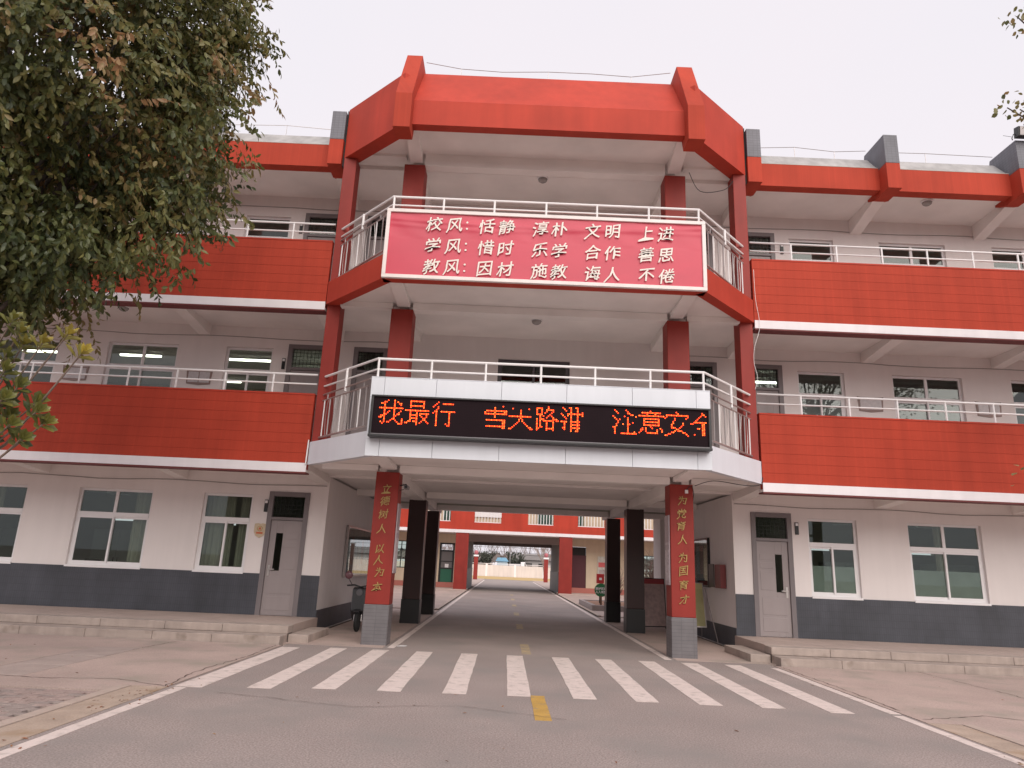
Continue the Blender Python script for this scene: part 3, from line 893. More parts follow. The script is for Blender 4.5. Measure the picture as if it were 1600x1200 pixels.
def room_sign(x, z, label):
    t = thing('room_sign', label, 'room sign', (x, YW-.02, z), 'small dark room signs beside the doors')
    MB().box(x-.04, x+.04, YW-.035, YW-.001, z-.14, z+.14).build('plate', m_black, t, bevel=.004)
    MB().box(x-.03, x+.03, YW-.039, YW-.0355, z+.06, z+.12).build('white_panel', m_frame, t)
room_sign(-6.17, 2.72, 'small dark sign right of the ground floor shield by the left door')
room_sign(6.24, 2.72, 'small dark sign between the ground floor right door and its window')
room_sign(-6.20, 6.18, 'small dark sign left of the first floor door on the left wing')
room_sign(-6.20, 9.85, 'small dark sign on the top left gallery by the door')
room_sign(6.30, 9.85, 'small dark sign on the top right gallery by the door')
def shield():
    x, z = -6.245, 2.15
    t = thing('shield_plaque', 'cream shield shaped plaque with orange emblem beside the left door', 'plaque', (x, YW-.01, z))
    pr = [(-.13, .15), (-.05, .165), (0, .15), (.05, .165), (.13, .15), (.135, -.03), (.09, -.12), (0, -.17), (-.09, -.12), (-.135, -.03)]
    MB().prism([(x+a, z+b) for a, b in pr], YW-.022, YW-.001, 'y').build('board', mat('cream_enamel', (.58, .47, .33), .4, var=.15, vscale=18), t)
    for k, sc_ in ((.9, 1),):
        MB().box(x-.075, x+.075, YW-.026, YW-.0225, z-.075, z-.035).build('red_bar', mat('orange_red_enamel', (.55, .12, .04), .4), t)
    MB().tube([(x+.055*math.cos(a*.5), YW-.024, z+.045+.055*math.sin(a*.5)) for a in range(14)], .008, 5).build('emblem_ring', mat('brass_enamel', (.45, .28, .08), .4), t)
    MB().prism([(x-.03, z+.02), (x+.03, z+.02), (x+.012, z+.075), (x-.012, z+.075)], YW-.027, YW-.0225, 'y').build('emblem', MATS['orange_red_enamel'], t)
shield()
def plaque(x, z, label, two=False):
    t = thing('wall_plaque', label, 'plaque', (x, YW-.01, z), 'book shaped notice plaques on the middle gallery wall')
    w_, h_ = .27, .18
    pr = [(-w_-.05, h_), (-w_, h_-.01), (0, h_-.03), (w_, h_-.01), (w_+.05, h_), (w_+.03, 0), (w_+.02, -h_), (0, -h_-.03), (-w_-.02, -h_), (-w_-.03, 0)]
    MB().prism([(x+a, z+b) for a, b in pr], YW-.02, YW-.001, 'y').build('backing', mat('brown_plaque_edge', (.28, .20, .18), .5, var=.15), t)
    for a, b in (((-w_+.01, -.012), (.012, w_-.01)) if two else ((-w_+.01, w_-.01),)):
        MB().box(x+a, x+b, YW-.026, YW-.021, z-h_+.035, z+h_-.06).build('sheet', mat('pale_plaque_sheet', (.55, .52, .53), .4, var=.12, vscale=14), t)
plaque(-11.25, 5.73, 'book shaped plaque near the yellow green rosette leaves on the left gallery')
plaque(-8.22, 5.76, 'pinkish book shaped plaque between the lit windows of the left gallery', True)
plaque(8.25, 5.80, 'book shaped plaque with one plain sheet on the right gallery')
plaque(11.15, 5.80, 'book shaped plaque with two sheets at the right edge gallery', True)

def board(s, y0, y1, z0, z1, label, dark):
    x = s*4.735; xi = x-s*.06
    t = thing('notice_board', label, 'notice board', (x, (y0+y1)/2, z0))
    a, b = sorted((x-s*.001, xi)); q = .05
    MB().box(a, b, y0, y0+q, z0, z1).box(a, b, y1-q, y1, z0, z1).box(a, b, y0+q, y1-q, z1-q, z1).box(a, b, y0+q, y1-q, z0, z0+q).build('frame', m_steel if not dark else m_black, t)
    a2, b2 = sorted((x-s*.001, x-s*.012))
    MB().box(a2, b2, y0+q, y1-q, z0+q, z1-q).build('backing', mat('blue_grey_board', (.30, .29, .32), .6, var=.3, vscale=3) if not dark else mat('dark_board', (.06, .06, .065), .5), t)
    a3, b3 = sorted((xi+s*.010, xi+s*.016))
    n = 3
    for k in range(n):
        ya = y0+q+(y1-y0-2*q)*k/n; yb = y0+q+(y1-y0-2*q)*(k+1)/n
        MB().box(a3, b3, ya+.004, yb-.004, z0+q, z1-q).build('pane', m_glass, t)
    rr = random.Random(5)
    for k in range(6):
        ya = y0+.2+k*(y1-y0-.4)/6; zz = z0+.2+rr.uniform(0, .15); a4, b4 = sorted((x-s*.0125, x-s*.016))
        MB().box(a4, b4, ya, ya+.32, zz, zz+.5+rr.uniform(0, .25)).build('poster', mat(f'poster_paper_{k%3}', [(.55, .50, .48), (.50, .20, .18), (.45, .47, .52)][k % 3], .6, var=.3, vscale=12), t)
board(-1, 18.65, 21.9, 1.13, 2.46, 'glazed notice board on the left passage wall above the scooter', False)
board(1, 18.35, 20.9, 1.28, 2.52, 'dark framed notice board on the right passage wall', True)
# boards on the inner faces of front columns
for s, lb in ((-1, 'tall pale board fixed to the inner side of the left lettered column'), (1, 'tall pale board fixed to the inner side of the right lettered column')):
    a, b = sorted((s*2.785, s*2.765)); t = thing('side_board', lb, 'board', (s*2.78, 14.55, 1.3))
    MB().box(a, b, 14.36, 14.74, 1.36, 2.74).build('panel', mat('pale_lilac_board', (.42, .36, .38), .5, var=.15, vscale=5), t, bevel=.003)
    a, b = sorted((s*2.7645, s*2.760)); MB().box(a, b, 14.39, 14.71, 2.15, 2.20).box(a, b, 14.39, 14.71, 1.45, 2.05).build('printed_sheet', mat('board_print', (.55, .50, .52), .5, var=.3, vscale=20), t)
# fuse box
fx = thing('fuse_box', 'dark red metal box with open door on the right passage wall', 'box', (4.73, 17.4, 1.3))
MB().box(4.60, 4.734, 17.05, 17.5, 1.29, 1.84).build('cabinet', mat('maroon_metal', (.17, .035, .035), .4), fx, bevel=.006)
MB().box(4.58, 4.598, 17.52, 17.95, 1.30, 1.85).build('door_panel', m_black, fx)
# security camera on the left column
cv = thing('security_camera', 'small camera on a bracket at the top of the left lettered column', 'camera', (-2.78, 14.5, 3.1))
MB().tube([(-2.785, 14.5, 3.12), (-2.66, 14.45, 3.14), (-2.62, 14.4, 3.10)], .014, 6).tube([(-2.785, 14.5, 3.02), (-2.70, 14.48, 3.04), (-2.66, 14.45, 3.13)], .007, 5).build('bracket', m_black, cv)
MB().box(-2.67, -2.58, 14.22, 14.45, 3.03, 3.10).build('housing', mat('grey_plastic', (.20, .19, .19), .4), cv, bevel=.012)
MB().lathe((-2.625, 14.219, 3.065), [(.028, 0), (.03, -.012), (.02, -.014)], 12, 'y').build('lens', m_black, cv)
jb = thing('junction_box', 'little white tag and wiring at the top of the right lettered column', 'junction box', (3.15, 14.3, 3.2))
MB().box(3.10, 3.16, 14.285, 14.319, 3.19, 3.26).build('tag_plate', m_frame, jb)
MB().tube([(3.13, 14.3, 3.26), (3.18, 14.29, 3.33), (3.25, 14.3, 3.34), (3.285, 14.33, 3.2), (3.283, 14.4, 3.05)], .008, 5).build('wiring', m_black, jb)
# loose cables
def cable(name, pts, label, m=None, r=.009):
    # smooth
    P = [Vector(p) for p in pts]; out = []
    for i in range(len(P)-1):
        p0, p1, p2, p3 = P[max(i-1, 0)], P[i], P[i+1], P[min(i+2, len(P)-1)]
        for q in range(6):
            t = q/6; out.append(.5*((2*p1)+(p2-p0)*t+(2*p0-5*p1+4*p2-p3)*t*t+(3*p1-p0-3*p2+p3)*t**3))
    out.append(P[-1]); o = MB().tube(out, r, 6).build(name, m or m_rail, smooth=True); set_origin(o, P[0]); return tag(o, label, 'cable')
cable('loose_cable', [(4.79, 14.42, 8.3), (4.80, 14.42, 7.6), (4.86, 14.41, 6.95), (4.72, 14.40, 6.45), (4.70, 14.42, 6.1), (4.76, 14.42, 5.75), (4.70, 14.44, 5.5)], 'thin white cable hanging beside the right side column of the central bay', None, .005)
cable('roof_cable', [(3.3, 14.1, 10.5), (3.6, 14.3, 10.15), (4.2, 14.45, 10.3), (4.43, 14.46, 10.55)], 'dark cable sagging under the roof between the two right columns', m_black, .008)
cable('gallery_cable', [(3.3, 14.3, 3.35), (3.7, 14.3, 3.47), (4.3, 14.25, 3.40), (4.68, 14.40, 3.44), (4.76, 14.4, 3.6)], 'dark cable under the white fascia near the right lettered column', m_black, .008)
MB().tube([(-4.78, 14.42, 3.47), (-4.77, 14.42, 3.98)], .014, 6).build('corner_pipe', m_rail, SB)
# lightning wires on the roof
def wire(xs_, zf, y, label, base):
    t = thing('lightning_wire', label, 'lightning wire', (xs_[0], y, base))
    MB().tube([(x, y, zf(i)) for i, x in enumerate(xs_)], .008, 5).build('wire', m_steel, t)
    for i, x in enumerate(xs_[1:-1], 1):
        if i % 2 == 1 or len(xs_) < 6: MB().tube([(x, y, base), (x, y, zf(i))], .007, 5).build('support_rod', m_steel, t)
wire([-2.95, -2.1, -1.1, -.0, 1.05, 2.0, 2.95], lambda i: [13.28, 13.14, 13.10, 13.16, 13.16, 13.12, 13.28][i]+.0, 14.25, 'thin lightning wire above the red roof of the central bay', 12.88)
wire([5.1, 6.3, 7.3, 8.1], lambda i: [12.02, 12.10, 12.02, 12.08][i], 15.3, 'thin lightning wire on the right roof next to the central bay', 11.78)
wire([8.4, 9.6, 11.3], lambda i: [12.06, 12.08, 12.06][i], 15.3, 'thin lightning wire on the right roof by the floodlight', 11.78)
wire([-5.1, -6.5, -8.1], lambda i: [12.02, 12.10, 12.05][i], 15.3, 'thin lightning wire on the left roof beside the tree', 11.78)
wire([-8.4, -9.8, -11.3], lambda i: [12.05, 12.10, 12.05][i], 15.3, 'thin lightning wire on the left roof hidden behind the foliage', 11.78)
# floodlight
fl_ = thing('floodlight', 'rectangular floodlight on the grey roof pier at the right edge', 'floodlight', (11.4, 14.4, 11.98))
MB().prism([(14.28, 11.98), (14.24, 12.22), (14.40, 12.26), (14.44, 12.0)], 11.22, 11.66, 'x').build('housing', m_black, fl_, bevel=.01)
MB().prism([(14.272, 12.0), (14.236, 12.20), (14.228, 12.20), (14.264, 12.0)], 11.25, 11.63, 'x').build('lens', mat('floodlight_lens', (.42, .38, .38), .2), fl_)
MB().tube([(11.20, 14.40, 12.1), (11.16, 14.42, 12.0), (11.20, 14.46, 11.98)], .012, 6).tube([(11.16, 14.4, 12.02), (11.02, 14.5, 12.12)], .005, 4).build('bracket', m_black, fl_)
# tube lights in the rooms
def tube_light(x0, x1, y, z, label):
    t = thing('tube_light', label, 'tube light', ((x0+x1)/2, y, z), 'lit tube lights in the rooms')
    MB().box(x0, x1, y-.05, y+.05, z, z+.05).build('housing', m_frame, t)
    MB().tube([(x0+.03, y, z-.02), (x1-.03, y, z-.02)], .035, 8).build('tube', m_tube, t)
tube_light(-14.4, -13.2, 18.8, 6.92, 'lit tube seen through the far left middle gallery window')
tube_light(-11.65, -10.45, 18.8, 6.92, 'lit tube at the left of the wide middle gallery window')
tube_light(-10.3, -9.15, 21.4, 6.92, 'lit tube deeper in the room of the wide left window')
tube_light(-8.65, -7.2, 18.8, 6.92, 'lit tube in the narrow window left of the middle left door')
tube_light(-6.9, -5.7, 19.6, 6.92, 'lit tube behind the middle left door transom')
tube_light(5.9, 7.1, 18.8, 6.92, 'lit tube behind the middle right door transom')
tube_light(8.4, 9.6, 19.4, 3.32, 'lit tube in the ground floor room behind the right narrow window')
tube_light(11.0, 12.2, 19.4, 3.32, 'lit tube in the ground floor room behind the right wide window')
tube_light(-12.0, -10.8, 19.4, 3.32, 'lit tube in the ground floor room behind the left wide window')
# curtains
def curtain(x0, x1, z0, z1, label, y=YW+.28, amp=.03, parent=None):
    mb = MB(); n = int((x1-x0)/.018)
    for j in range(2):
        for i in range(n+1):
            x = x0+(x1-x0)*i/n; mb.v.append((x, y+amp*math.sin(i*.9)+.01*math.sin(i*.37), (z0, z1)[j]))
    for i in range(n): mb.f.append((i, i+1, n+2+i, n+1+i)); mb.mi.append(0)
    k = len(mb.v)
    for j in range(2):
        for i in range(n+1):
            x = x0+(x1-x0)*i/n; mb.v.append((x, y+.004+amp*math.sin(i*.9)+.01*math.sin(i*.37), (z0, z1)[j]))
    for i in range(n): mb.f.append((k+i+1, k+i, k+n+1+i, k+n+2+i)); mb.mi.append(0)
    o = mb.build('curtain', m_curt, smooth=True); set_origin(o, ((x0+x1)/2, y, z0)); tag(o, label, 'curtain')
curtain(-7.62, -6.98, .9, 3.05, 'beige curtain drawn over the left half of the narrow left ground window')
curtain(-6.85, -6.66, .9, 3.05, 'gathered beige curtain in the right half of the narrow left ground window')
curtain(-9.35, -9.02, .9, 3.05, 'beige curtain at the right side of the wide left ground window')
curtain(9.6, 9.9, .9, 3.0, 'beige curtain inside the wide right ground window')
curtain(-13.4, -12.5, .9, 3.05, 'beige curtain in the ground window at the left edge')
for i, (x, lb) in enumerate(((-10.9, 'dark desk inside the wide left ground floor room'), (7.9, 'dark desk inside the narrow right ground floor room'), (10.8, 'dark desk inside the wide right ground floor room'))):
    t = thing('desk', lb, 'desk', (x, 18.2, .28)); dk = mat('dark_wood', (.05, .035, .03), .5)
    MB().box(x-.7, x+.7, 17.9, 18.5, .98, 1.02).build('desk_top', dk, t)
    for a in (-.65, .65):
        for b in (17.95, 18.45): MB().box(x+a-.025, x+a+.025, b-.025, b+.025, .28, .98).build('leg', dk, t)
    MB().box(x-.25, x+.15, 18.15, 18.2, 1.03, 1.33).box(x-.08, x-.02, 18.16, 18.19, 1.021, 1.03).build('monitor', m_black, t)

# ------------------------------------------------------------------ rear building across the courtyard
TB = thing('rear_building', 'second red and cream school block seen through the passage with its own archway', 'building', (0, 44, 0))
FX = 16.0
wins2 = [(-7.86, -6.6, 1.2, 2.9), (-11.2, -9.9, 1.2, 2.9), (8.0, 9.3, 1.2, 2.6), (11.0, 12.4, 1.2, 2.6)]
drs2 = [(-4.75, -3.79, .13, 2.87), (3.75, 4.71, .17, 2.97)]
for s in (-1, 1):
    a, b = sorted((s*2.95, s*FX)); cut_boxes(MB(), a, b, 0, 3.45, 46.0, 46.2, wins2+drs2).build('ground_wall', m_cream, TB)
    a, b = sorted((s*2.95, s*3.15)); MB().box(a, b, 46.2, 54.1, -.03, 3.45).build('arch_wall', mat('arch_grey', (.30, .28, .26), .8, var=.1), TB)
    a, b = sorted((s*2.93, s*2.949)); MB().box(a, b, 46.0, 54.1, .0, 1.35).build('arch_wainscot', m_wain, TB)
    a, b = sorted((s*2.82, s*3.62)); MB().box(a, b, 44.0, 44.35, .0, 3.47).build('red_column', m_redcol, TB)
    for x in (7.3, 11.0, 14.6):
        a, b = sorted((s*x, s*(x+.6))); MB().box(a, b, 44.0, 44.35, .0, 3.47).build('red_column', m_redcol, TB)
    a, b = sorted((s*2.95, s*FX)); MB().box(a, b, 45.975, 45.999, .0, .42).build('pink_skirting', mat('pink_skirting', (.42, .14, .11), .6), TB)
    a, b = sorted((s*2.83, s*FX)); MB().box(a, b, 43.9, 46.0, -.03, .10).build('gallery_floor', m_conc, TB)
MB().box(-FX, FX, 44.0, 54.1, 3.47, 3.60).build('gallery_slab', m_ceil, TB)
for yy in (45.9, 53.6): MB().box(-2.95, 2.95, yy, yy+.3, 3.02, 3.469).build('arch_beam', mat('brown_beam', (.30, .24, .22), .8), TB)
MB().box(-FX, FX, 43.96, 44.02, 3.47, 3.66).build('white_band', m_band, TB)
ops = []
for k, x0 in enumerate((-12.1, -8.9, -5.7, -2.53, .82, 3.94, 7.1, 10.3)): ops.append((x0, x0+(1.68 if k != 4 else 1.6), 4.13, 5.05))
cut_boxes(MB(), -FX, FX, 3.663, 5.05, 44.0, 44.2, ops).build('red_parapet', m_redsm, TB)
MB().box(-FX, FX, 43.98, 44.22, 5.052, 5.14).build('coping', m_redsm, TB)
MB().box(-FX, FX, 46.0, 46.2, 3.601, 7.1).build('upper_wall', m_cream, TB)
MB().box(-FX, FX, 53.9, 54.1, 3.601, 7.1).build('back_wall', m_cream, TB)
MB().box(-FX, FX, 44.4, 54.3, 7.1, 7.5).build('roof_slab', m_redsm, TB)
for x0, x1, z0, z1 in ops:
    gm = MB().box(x0, x1, 44.08, 44.12, 4.13, 4.18).box(x0, x1, 44.08, 44.12, 4.98, 5.04); go = gm.build('balcony_grille', m_rail, TB)
    n = 9
    for i in range(n): xx = x0+.08+(x1-x0-.16)*i/(n-1); MB().box(xx-.022, xx+.022, 44.08, 44.12, 4.18, 4.98).build('baluster', m_rail, go)
green = mat('dark_green_door', (.02, .06, .045), .4)
for a, b in ((-4.62, -3.9), (1.5, 2.5), (3.9, 4.5), (7.6, 8.4)): MB().box(a, b, 45.93, 45.999, 3.62, 5.9).build('upper_door', green, TB)
MB().box(-2.6, -.8, 45.9, 45.999, 4.6, 5.9).build('upper_window', m_frame, TB)
for i, (x0, x1, z0, z1) in enumerate(wins2):
    q = .06; wn = MB().box(x0, x0+q, 46.04, 46.1, z0, z1).box(x1-q, x1, 46.04, 46.1, z0, z1).box(x0+q, x1-q, 46.04, 46.1, z0, z0+q).box(x0+q, x1-q, 46.04, 46.1, z1-q, z1).box((x0+x1)/2-.03, (x0+x1)/2+.03, 46.04, 46.1, z0+q, z1-q).box(x0+q, x1-q, 46.035, 46.1, z0+1.1, z0+1.16).build('window', mat('dark_green_frame', (.03, .05, .045), .4), TB)
    MB().box(x0+q, x1-q, 46.07, 46.075, z0+q, z1-q).build('pane', m_glassg, wn)
x0, x1, z0, z1 = drs2[0]
d = MB().box(x0, x0+.12, 46.02, 46.1, z0, z1).box(x1-.12, x1, 46.02, 46.1, z0, z1).box(x0+.12, x1-.12, 46.02, 46.1, z1-.1, z1).box(x0+.12, x1-.12, 46.02, 46.1, z1-.55, z1-.45).box(x0+.12, x1-.12, 46.02, 46.1, z0, z0+.1).box(x0+.12, x1-.12, 46.03, 46.09, z0+1.1, z0+1.18).box(x0+.12, x1-.12, 46.03, 46.09, z0+1.55, z0+1.6).build('glazed_door', m_black, TB)
MB().box(x0+.12, x1-.12, 46.06, 46.065, z0+1.18, z1-.55).build('pane', mat('grey_door_glass', (.18, .17, .17), .15), d)
MB().box(x0+.12, x1-.12, 46.05, 46.07, z0+.1, z0+1.1).build('green_panel', mat('green_door_panel', (.025, .13, .08), .35), d)
MB().box(x0+.38, x0+.62, 46.045, 46.049, z0+1.2, z0+1.42).build('paper_notice', m_frame, d)
MB().box(x0+.14, x0+.40, 46.05, 46.058, z1-.42, z1-.26).box(x0+.52, x1-.16, 46.05, 46.058, z1-.42, z1-.26).build('transom_pane', m_frame, d)
x0, x1, z0, z1 = drs2[1]
d = MB().box(x0, x1, 46.05, 46.1, z0, z1-.62).box(x0, x1, 46.02, 46.06, z1-.62, z1-.54).build('maroon_door', mat('maroon_door_paint', (.085, .02, .028), .4), TB)
MB().box(x0+.02, x1-.02, 46.06, 46.1, z1-.54, z1-.02).build('transom_pane', m_dark, d)
for a, b in ((.12, .75), (.85, 1.9)): MB().box(x0+.1, x1-.1, 46.042, 46.0499, z0+a, z0+b).build('door_panel', MATS['maroon_door_paint'], d)
MB().box(-FX, -2.95, 46.3, 53.8, .0, .12).box(2.95, FX, 46.3, 53.8, .0, .12).build('room_floor', m_roomfloor, TB)
po = thing('poster', 'pale poster with red and green blocks right of the far maroon door', 'poster', (5.85, 45.98, 1.2))
MB().box(5.45, 6.4, 45.955, 45.974, 1.05, 2.42).build('sheet', mat('poster_sheet', (.52, .50, .45), .5, var=.2, vscale=6), po)
MB().box(5.5, 6.35, 45.948, 45.9545, 1.75, 2.05).build('red_block', mat('poster_red', (.55, .10, .10), .5), po)
MB().box(6.0, 6.35, 45.948, 45.9545, 2.15, 2.35).build('green_block', mat('poster_green', (.10, .35, .25), .5), po)
MB().box(5.55, 6.2, 45.948, 45.9545, 1.2, 1.6).build('grey_block', mat('poster_grey', (.38, .33, .32), .5), po)

# ------------------------------------------------------------------ courtyard things
pl = thing('planter', 'low concrete kerbed planting bed in the courtyard right of the road', 'planter', (4.6, 31, 0))
MB().box(2.98, 6.6, 28.6, 28.78, .03, .24).box(2.98, 6.6, 33.4, 33.58, .03, .24).box(2.98, 3.16, 28.78, 33.4, .03, .24).box(6.42, 6.6, 28.78, 33.4, .03, .24).build('kerb', mat('planter_kerb', (.34, .29, .28), .8, var=.1, vscale=3), pl, bevel=.01)
MB().box(3.16, 6.42, 28.78, 33.4, .03, .19).build('soil', mat('red_soil', (.30, .17, .12), .95, var=.2, vscale=6, bump=.3), pl)
gs = thing('garden_sign', 'round green garden sign with white lettering in the courtyard bed', 'sign', (3.45, 29.9, .19))
MB().lathe((3.5, 29.9, .78), [(.27, -.01), (.27, .01)], 24, 'y').build('disc', mat('sign_green', (.03, .17, .07), .4), gs)
MB().box(3.46, 3.54, 29.88, 29.91, .19, .55).build('stake', mat('stake_brown', (.16, .09, .06), .7), gs)
for i, tx in enumerate(('爱护花草', '人人有责')):
    for k, ch in enumerate(tx): glyph(ch, .12, .006, 'sign_character', [m_frame], gs, (3.5+(k-1.5)*.115, 29.882, .84-.13*i), slant=0, bold=.03, wob=0)
rb = thing('red_box', 'small red box on a post behind the round green garden sign', 'box', (3.68, 31.5, .19))
MB().box(3.52, 3.84, 31.4, 31.6, 1.02, 1.42).build('box_body', mat('red_enamel', (.48, .03, .035), .4), rb, bevel=.01)
MB().box(3.64, 3.70, 31.47, 31.53, .19, .95).build('post', m_black, rb)
MB().box(3.62, 3.74, 31.393, 31.399, 1.16, 1.26).build('white_mark', m_frame, rb)

def branchy(name, label, base, h, spread, seed, n=9, m=m_bark, r0=.03, leaf=None, nleaf=0, lsize=.05, group=None, levels=3, trunk_h=0):
    rr = random.Random(seed); t = thing(name, label, 'shrub' if h < 4 else 'tree', base, group)
    mb = MB(); tips = []
    def grow(p, d, L_, r, lev):
        pts = [p]; q = Vector(p); dd = Vector(d)
        for k in range(3):
            dd = (dd + Vector((rr.uniform(-1, 1), rr.uniform(-1, 1), rr.uniform(-.1, .5)))*.13).normalized(); q = q+dd*L_/3; pts.append(q.copy())
            tips.append(q.copy())
        mb.tube(pts, [r, r*.85, r*.7, r*.5], 5 if lev else 7, cap=False)
        if lev < levels:
            for k in range(rr.choice((2, 3, 3)) if lev else 3):
                b = pts[rr.choice((1, 2, 3))]; nd = (dd + Vector((rr.uniform(-1, 1), rr.uniform(-1, 1), rr.uniform(-.3, .5)))*.6).normalized()
                grow(b, nd, L_*rr.uniform(.55, .8), r*.55, lev+1)
    B = Vector(base)
    if trunk_h:
        mb.tube([B, B+Vector((.05, 0, trunk_h*.5)), B+Vector((0, .05, trunk_h))], [r0*1.3, r0*1.1, r0], 8)
        B = B+Vector((0, .05, trunk_h))
    for k in range(n):
        a = 2*math.pi*k/n+rr.uniform(-.3, .3); s_ = spread*rr.uniform(.3, 1)
        grow(B+Vector((.03*math.cos(a), .03*math.sin(a), 0)), Vector((s_*math.cos(a), s_*math.sin(a), 1)).normalized(), (h-trunk_h)*.42, r0*(.5 if trunk_h else 1), 0)
    mb.build('trunk' if h > 4 else 'branches', m, t)
    if leaf:
        lb = MB()
        for _ in range(nleaf):
            c = rr.choice(tips)+Vector([rr.gauss(0, .06)]*3); u = Vector((rr.gauss(0, 1), rr.gauss(0, 1), rr.gauss(0, 1))).normalized(); v = u.orthogonal().normalized()
            lb.face([c-u*lsize, c-v*lsize*.5, c+u*lsize, c+v*lsize*.5])
        f = lb.build('foliage', leaf, t)
    return t
m_twig = mat('reddish_twig', (.20, .13, .11), .8, var=.2, vscale=9)
m_pinkfl = mat('pink_blossom', (.42, .17, .18), .6, var=.3, vscale=9)
m_leafg = mat('shrub_leaf', (.10, .12, .035), .5, var=.4, vscale=3)
branchy('flowering_shrub', 'small shrub with sparse pink and green leaves beside the round green sign', (4.35, 31.4, .19), 1.75, .45, 4, 8, m_twig, .028, m_pinkfl, 160, .04)
branchy('bare_shrub', 'bare twiggy bush behind the leaning pink board', (5.9, 30.2, .19), 2.2, .65, 9, 14, m_twig, .034, m_pinkfl, 60, .035)
branchy('left_yard_shrub', 'small bare shrub in the courtyard left of the road', (-6.3, 34, .03), 1.6, .6, 12, 9, m_twig, .014, m_leafg, 90, .045)

# leaning display boards in the passage
ab = thing('sandwich_board', 'leaning pink notice board with red header beside the middle dark column', 'sandwich board', (3.95, 21.3, 0))
def leanboard(t, x0, x1, y0, ang, z0, z1, mb_m, head_m, m_leg, yaw=0.):
    P = lambda x, z, off=0.: (x0+(x-x0)*math.cos(yaw), y0+(x-x0)*math.sin(yaw)+z*math.tan(ang)+off, z)
    def slab(a, b, c, d, o0, o1, m, nm):
        mb = MB(); v = [P(a, c, o0), P(b, c, o0), P(b, d, o0), P(a, d, o0), P(a, c, o1), P(b, c, o1), P(b, d, o1), P(a, d, o1)]
        mb.v = v; mb.f = [(0, 1, 2, 3), (7, 6, 5, 4), (0, 4, 5, 1), (1, 5, 6, 2), (2, 6, 7, 3), (3, 7, 4, 0)]; mb.mi = [0]*6; mb.build(nm, m, t)
    slab(x0, x1, z0, z1, 0, .03, m_leg, 'frame'); slab(x0+.03, x1-.03, z0+.03, z1-.16, -.006, -.001, mb_m, 'notice_sheet'); slab(x0+.03, x1-.03, z1-.16, z1-.02, -.006, -.001, head_m, 'header_strip')
    MB().tube([P(x0+.05, z0+.9, .04), (x0+.15, y0+.75, 0.01)], .014, 6).tube([P(x1-.05, z0+.9, .04), (x1+.05, y0+.75, 0.01)], .014, 6).build('rear_leg', m_leg, t)
leanboard(ab, 3.38, 4.22, 20.7, .22, .08, 1.42, mat('pinkish_notice_print', (.50, .37, .36), .6, var=.25, vscale=9), mat('header_red', (.42, .07, .08), .5), m_black, .25)
ab2 = thing('sandwich_board', 'second leaning board with yellow edge partly behind the right lettered column', 'sandwich board', (4.0, 17.4, 0))
leanboard(ab2, 4.15, 4.62, 18.3, .25, .3, 1.38, mat('olive_notice_print', (.34, .31, .14), .5, var=.15, vscale=4), mat('header_yellow', (.45, .40, .20), .5), m_steel)
MB().tube([(4.6, 18.4, 1.25), (4.66, 17.6, .01)], .012, 6).build('front_leg', m_steel, ab2)

# electric scooter, facing the camera beside the left wall
es = thing('electric_scooter', 'dark electric scooter with round mirror parked behind the left lettered column', 'scooter', (-3.85, 17.0, 0))
def V(x, y, z): return (x-3.86, y+16.75, z)
for yy in (0., 1.25):
    MB().lathe(V(-.05, yy, .23), [(.15, 0), (.20, .005), (.23, .03), (.235, .05), (.23, .07), (.20, .095), (.15, .10)], 24, 'x').build('wheel', mat('tyre_rubber', (.018, .018, .018), .8), es, smooth=True)
    MB().lathe(V(-.04, yy, .23), [(.145, 0), (.15, .04), (.145, .08)], 16, 'x').build('rim', m_steel, es)
MB().prism([(16.75-.08, .45), (16.75-.02, .95), (16.75+.12, .98), (16.75+.22, .40), (16.75+.8, .30), (16.75+.85, .22), (16.75+.15, .24)], -3.86-.17, -3.86+.17, 'x').build('front_shield', mat('black_plastic_shell', (.028, .028, .032), .25), es, bevel=.03)
MB().prism([(16.75+.75, .25), (16.75+.72, .62), (16.75+1.45, .68), (16.75+1.55, .5), (16.75+1.2, .28)], -3.86-.15, -3.86+.15, 'x').build('rear_body', MATS['black_plastic_shell'], es, bevel=.04)
MB().box(-3.86-.14, -3.86+.14, 17.45, 18.15, .685, .76).build('saddle', mat('saddle_vinyl', (.02, .018, .018), .5), es, bevel=.03)
MB().prism([(16.75-.24, .46), (16.75, .52), (16.75+.2, .44), (16.75+.2, .42), (16.75, .49), (16.75-.24, .44)], -3.86-.06, -3.86+.06, 'x').build('mudguard', MATS['black_plastic_shell'], es)
MB().tube([V(-.08, 0, .23), V(-.08, .05, .6)], .02, 8).tube([V(.08, 0, .23), V(.08, .05, .6)], .02, 8).build('fork', m_steel, es)
MB().tube([V(-.34, .16, 1.0), V(-.16, .08, 1.02), V(0, .06, .98), V(.16, .08, 1.02), V(.34, .16, 1.0)], .018, 8).build('handlebar', m_black, es)
MB().lathe(V(0, -.06, .86), [(.075, 0), (.085, .03), (.06, .1)], 16, 'y').build('headlight', mat('headlight_lens', (.10, .10, .11), .1), es)
for s in (-1, 1):
    MB().tube([V(s*.2, .09, 1.0), V(s*.27, .05, 1.12), V(s*.29, .02, 1.20)], .008, 6).build('mirror_stem', m_black, es)
    MB().lathe(V(s*.29, .0, 1.24), [(.04, -.03), (.085, -.012), (.092, 0), (.085, .014)], 16, 'y').build('mirror', mat('mirror_shell', (.16, .07, .085), .25), es, smooth=True)
pp = MB().prism([(-2.56, 14.28), (-2.40, 14.31), (-2.38, 14.40), (-2.50, 14.42)], .0045, .012).build('paper_scrap', m_frame)
set_origin(pp, (-2.47, 14.35, .0045)); tag(pp, 'white scrap of paper on the road beside the left lettered column', 'paper')

